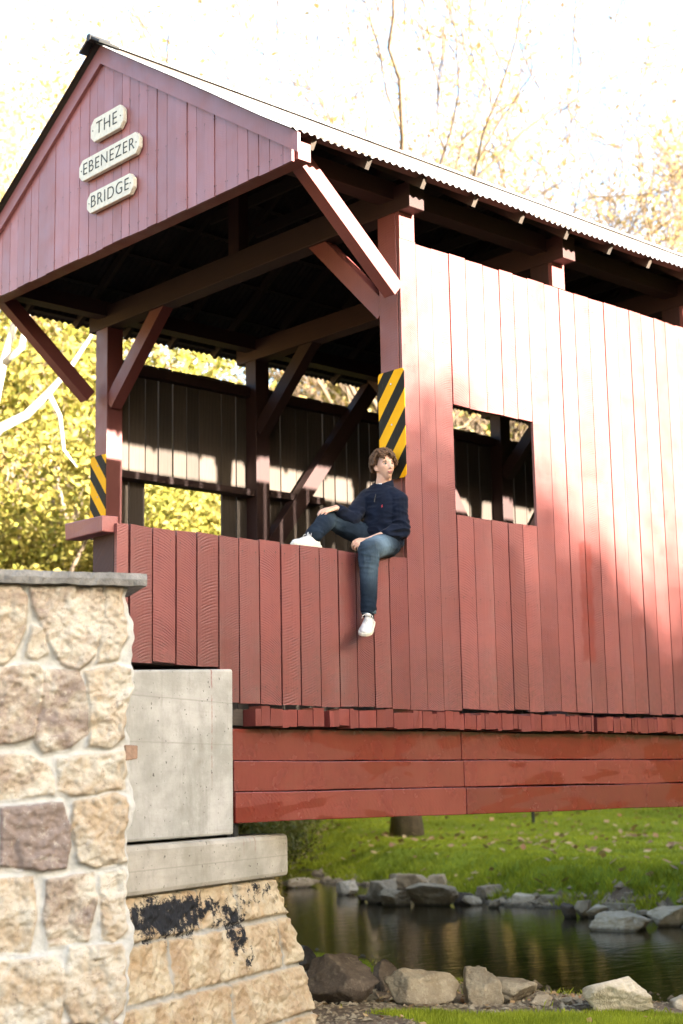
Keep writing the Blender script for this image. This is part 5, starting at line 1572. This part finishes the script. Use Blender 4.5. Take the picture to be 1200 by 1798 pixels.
def jf(P):  # wear on the denim, with the thigh's brighter light painted in
    mid = HL_ * .35 + KL * .65; a = np.exp(-(np.linalg.norm(P - mid, axis=1) / .13) ** 2) + .55 * np.exp(-(np.linalg.norm((P - KL - np.array([0, 0, -.12])) * np.array([1, 1, .45]), axis=1) / .07) ** 2)
    b = .30 * np.exp(-(np.linalg.norm((P - KR - np.array([-.03, -.05, -.07])), axis=1) / .08) ** 2)
    return np.clip(a + b, 0, 1)
j_ = fuse('jeans', jn, M['denim'], person, .006, 4, jd, fade=jf)
for s, p in (('L', J['anL'] + UP * .006), ('R', J['anR'] + UP * .004)):
    d = (J['an' + s] - J['kn' + s]).normalized(); mb = MB()
    mb.tube([p - d * .035, p - d * .03, p + d * .012, p + d * .016, p + d * .010], [.050, .059, .060, .055, .046], 22, caps=False); mb.build('hem', M['denim'], j_, smooth=True)


# sneakers
def shoe(ank, fwd, up, label=None):
    """ank: ankle joint; fwd: heel to toe; up: away from the sole"""
    fwd = fwd.normalized(); up = (up - fwd * up.dot(fwd)).normalized(); lat = fwd.cross(up)
    org = ank - up * .088 - fwd * .055                     # heel on the sole plane
    prof = [(0, .030, .030), (.012, .036, .075), (.05, .039, .088), (.10, .042, .090), (.14, .046, .078), (.18, .050, .064), (.225, .050, .052), (.265, .043, .045), (.290, .027, .036), (.300, .010, .028)]
    up_ = MB(); n = 20; v0 = 0
    for y, w, h in prof:
        for k in range(n):
            t = math.pi * 2 * k / n; c, s = math.cos(t), math.sin(t)
            z = .012 + (h - .012) * max(0, s) ** .75 if s > 0 else .012 + .004 * s
            up_.v.append(tuple(org + fwd * y + lat * w * math.copysign(abs(c) ** .8, c) * (1 - .18 * max(0, s)) + up * z))
    for i in range(len(prof) - 1):
        for k in range(n): up_.f.append((i * n + k, i * n + (k + 1) % n, (i + 1) * n + (k + 1) % n, (i + 1) * n + k)); up_.uv += [(0, 0)] * 4; up_.col += [(.5, .5, .5)] * 4
    for e, rev in ((0, True), (len(prof) - 1, False)):
        f = [e * n + k for k in range(n)]; up_.f.append(tuple(f[::-1] if rev else f)); up_.uv += [(0, 0)] * n; up_.col += [(.5, .5, .5)] * n
    s_ = up_.build('shoe', M['sneaker'], person, smooth=True)
    so_ = MB(); out = []
    for y, w, h in prof: out.append((y, w + .005))
    loop = [(w, y) for y, w in out] + [(-w, y) for y, w in out[::-1]]
    m_ = len(loop)
    for z, g in ((-.014, -.002), (-.008, .002), (.010, .003), (.016, .0)):
        for x, y in loop: so_.v.append(tuple(org + fwd * (y + (g if y > .15 else -g)) + lat * (x + math.copysign(g, x)) + up * z))
    for i in range(3):
        for k in range(m_): so_.f.append((i * m_ + k, i * m_ + (k + 1) % m_, (i + 1) * m_ + (k + 1) % m_, (i + 1) * m_ + k))
    so_.f.append(tuple(range(m_))[::-1]); so_.f.append(tuple(3 * m_ + k for k in range(m_)))
    so_.uv = [(0, 0)] * (12 * m_ + 2 * m_); so_.col = [(.5, .5, .5)] * (14 * m_)
    so_.build('sole', M['rubber'], s_, smooth=False)
    lc = MB()
    for k in range(6):
        y = .118 + k * .017; h = .082 - k * .0062
        for q in (-1, 1): lc.tube([org + fwd * y + lat * .026 * q + up * (h - .004), org + fwd * (y + .008) + up * (h + .006), org + fwd * (y + .015) - lat * .026 * q + up * (h - .010)], .0030, 5)
    for q in (-1, 1): lc.tube([org + fwd * .115 + up * .094, org + fwd * .10 + lat * .02 * q + up * .108, org + fwd * .125 + lat * .038 * q + up * .098, org + fwd * .135 + lat * .044 * q + up * .078], .0028, 5)
    lc.build('laces', M['sneaker'], s_, smooth=True)
    tg = MB(); blob(tg, org + fwd * .105 + up * .094, (.026, .026, .014), 12, 8, (lat, (fwd * .5 + up).normalized(), (up * .5 - fwd).normalized())); tg.build('tongue', M['sneaker'], s_, smooth=True)
    sk = MB(); limb(sk, [ank - up * .02, ank + up * .022], [.042, .038]); sk.build('sock', M['sock'], person, smooth=True)


shoe(J['anL'] - UP * .012, TC * .92 + VL * .18 - UP * .42, UP * .9 + TC * .4)
aR = at(551, 944, .10); aR.z = 1.258 + .104
shoe(aR, Vector((-1, -.12, 0)), UP)
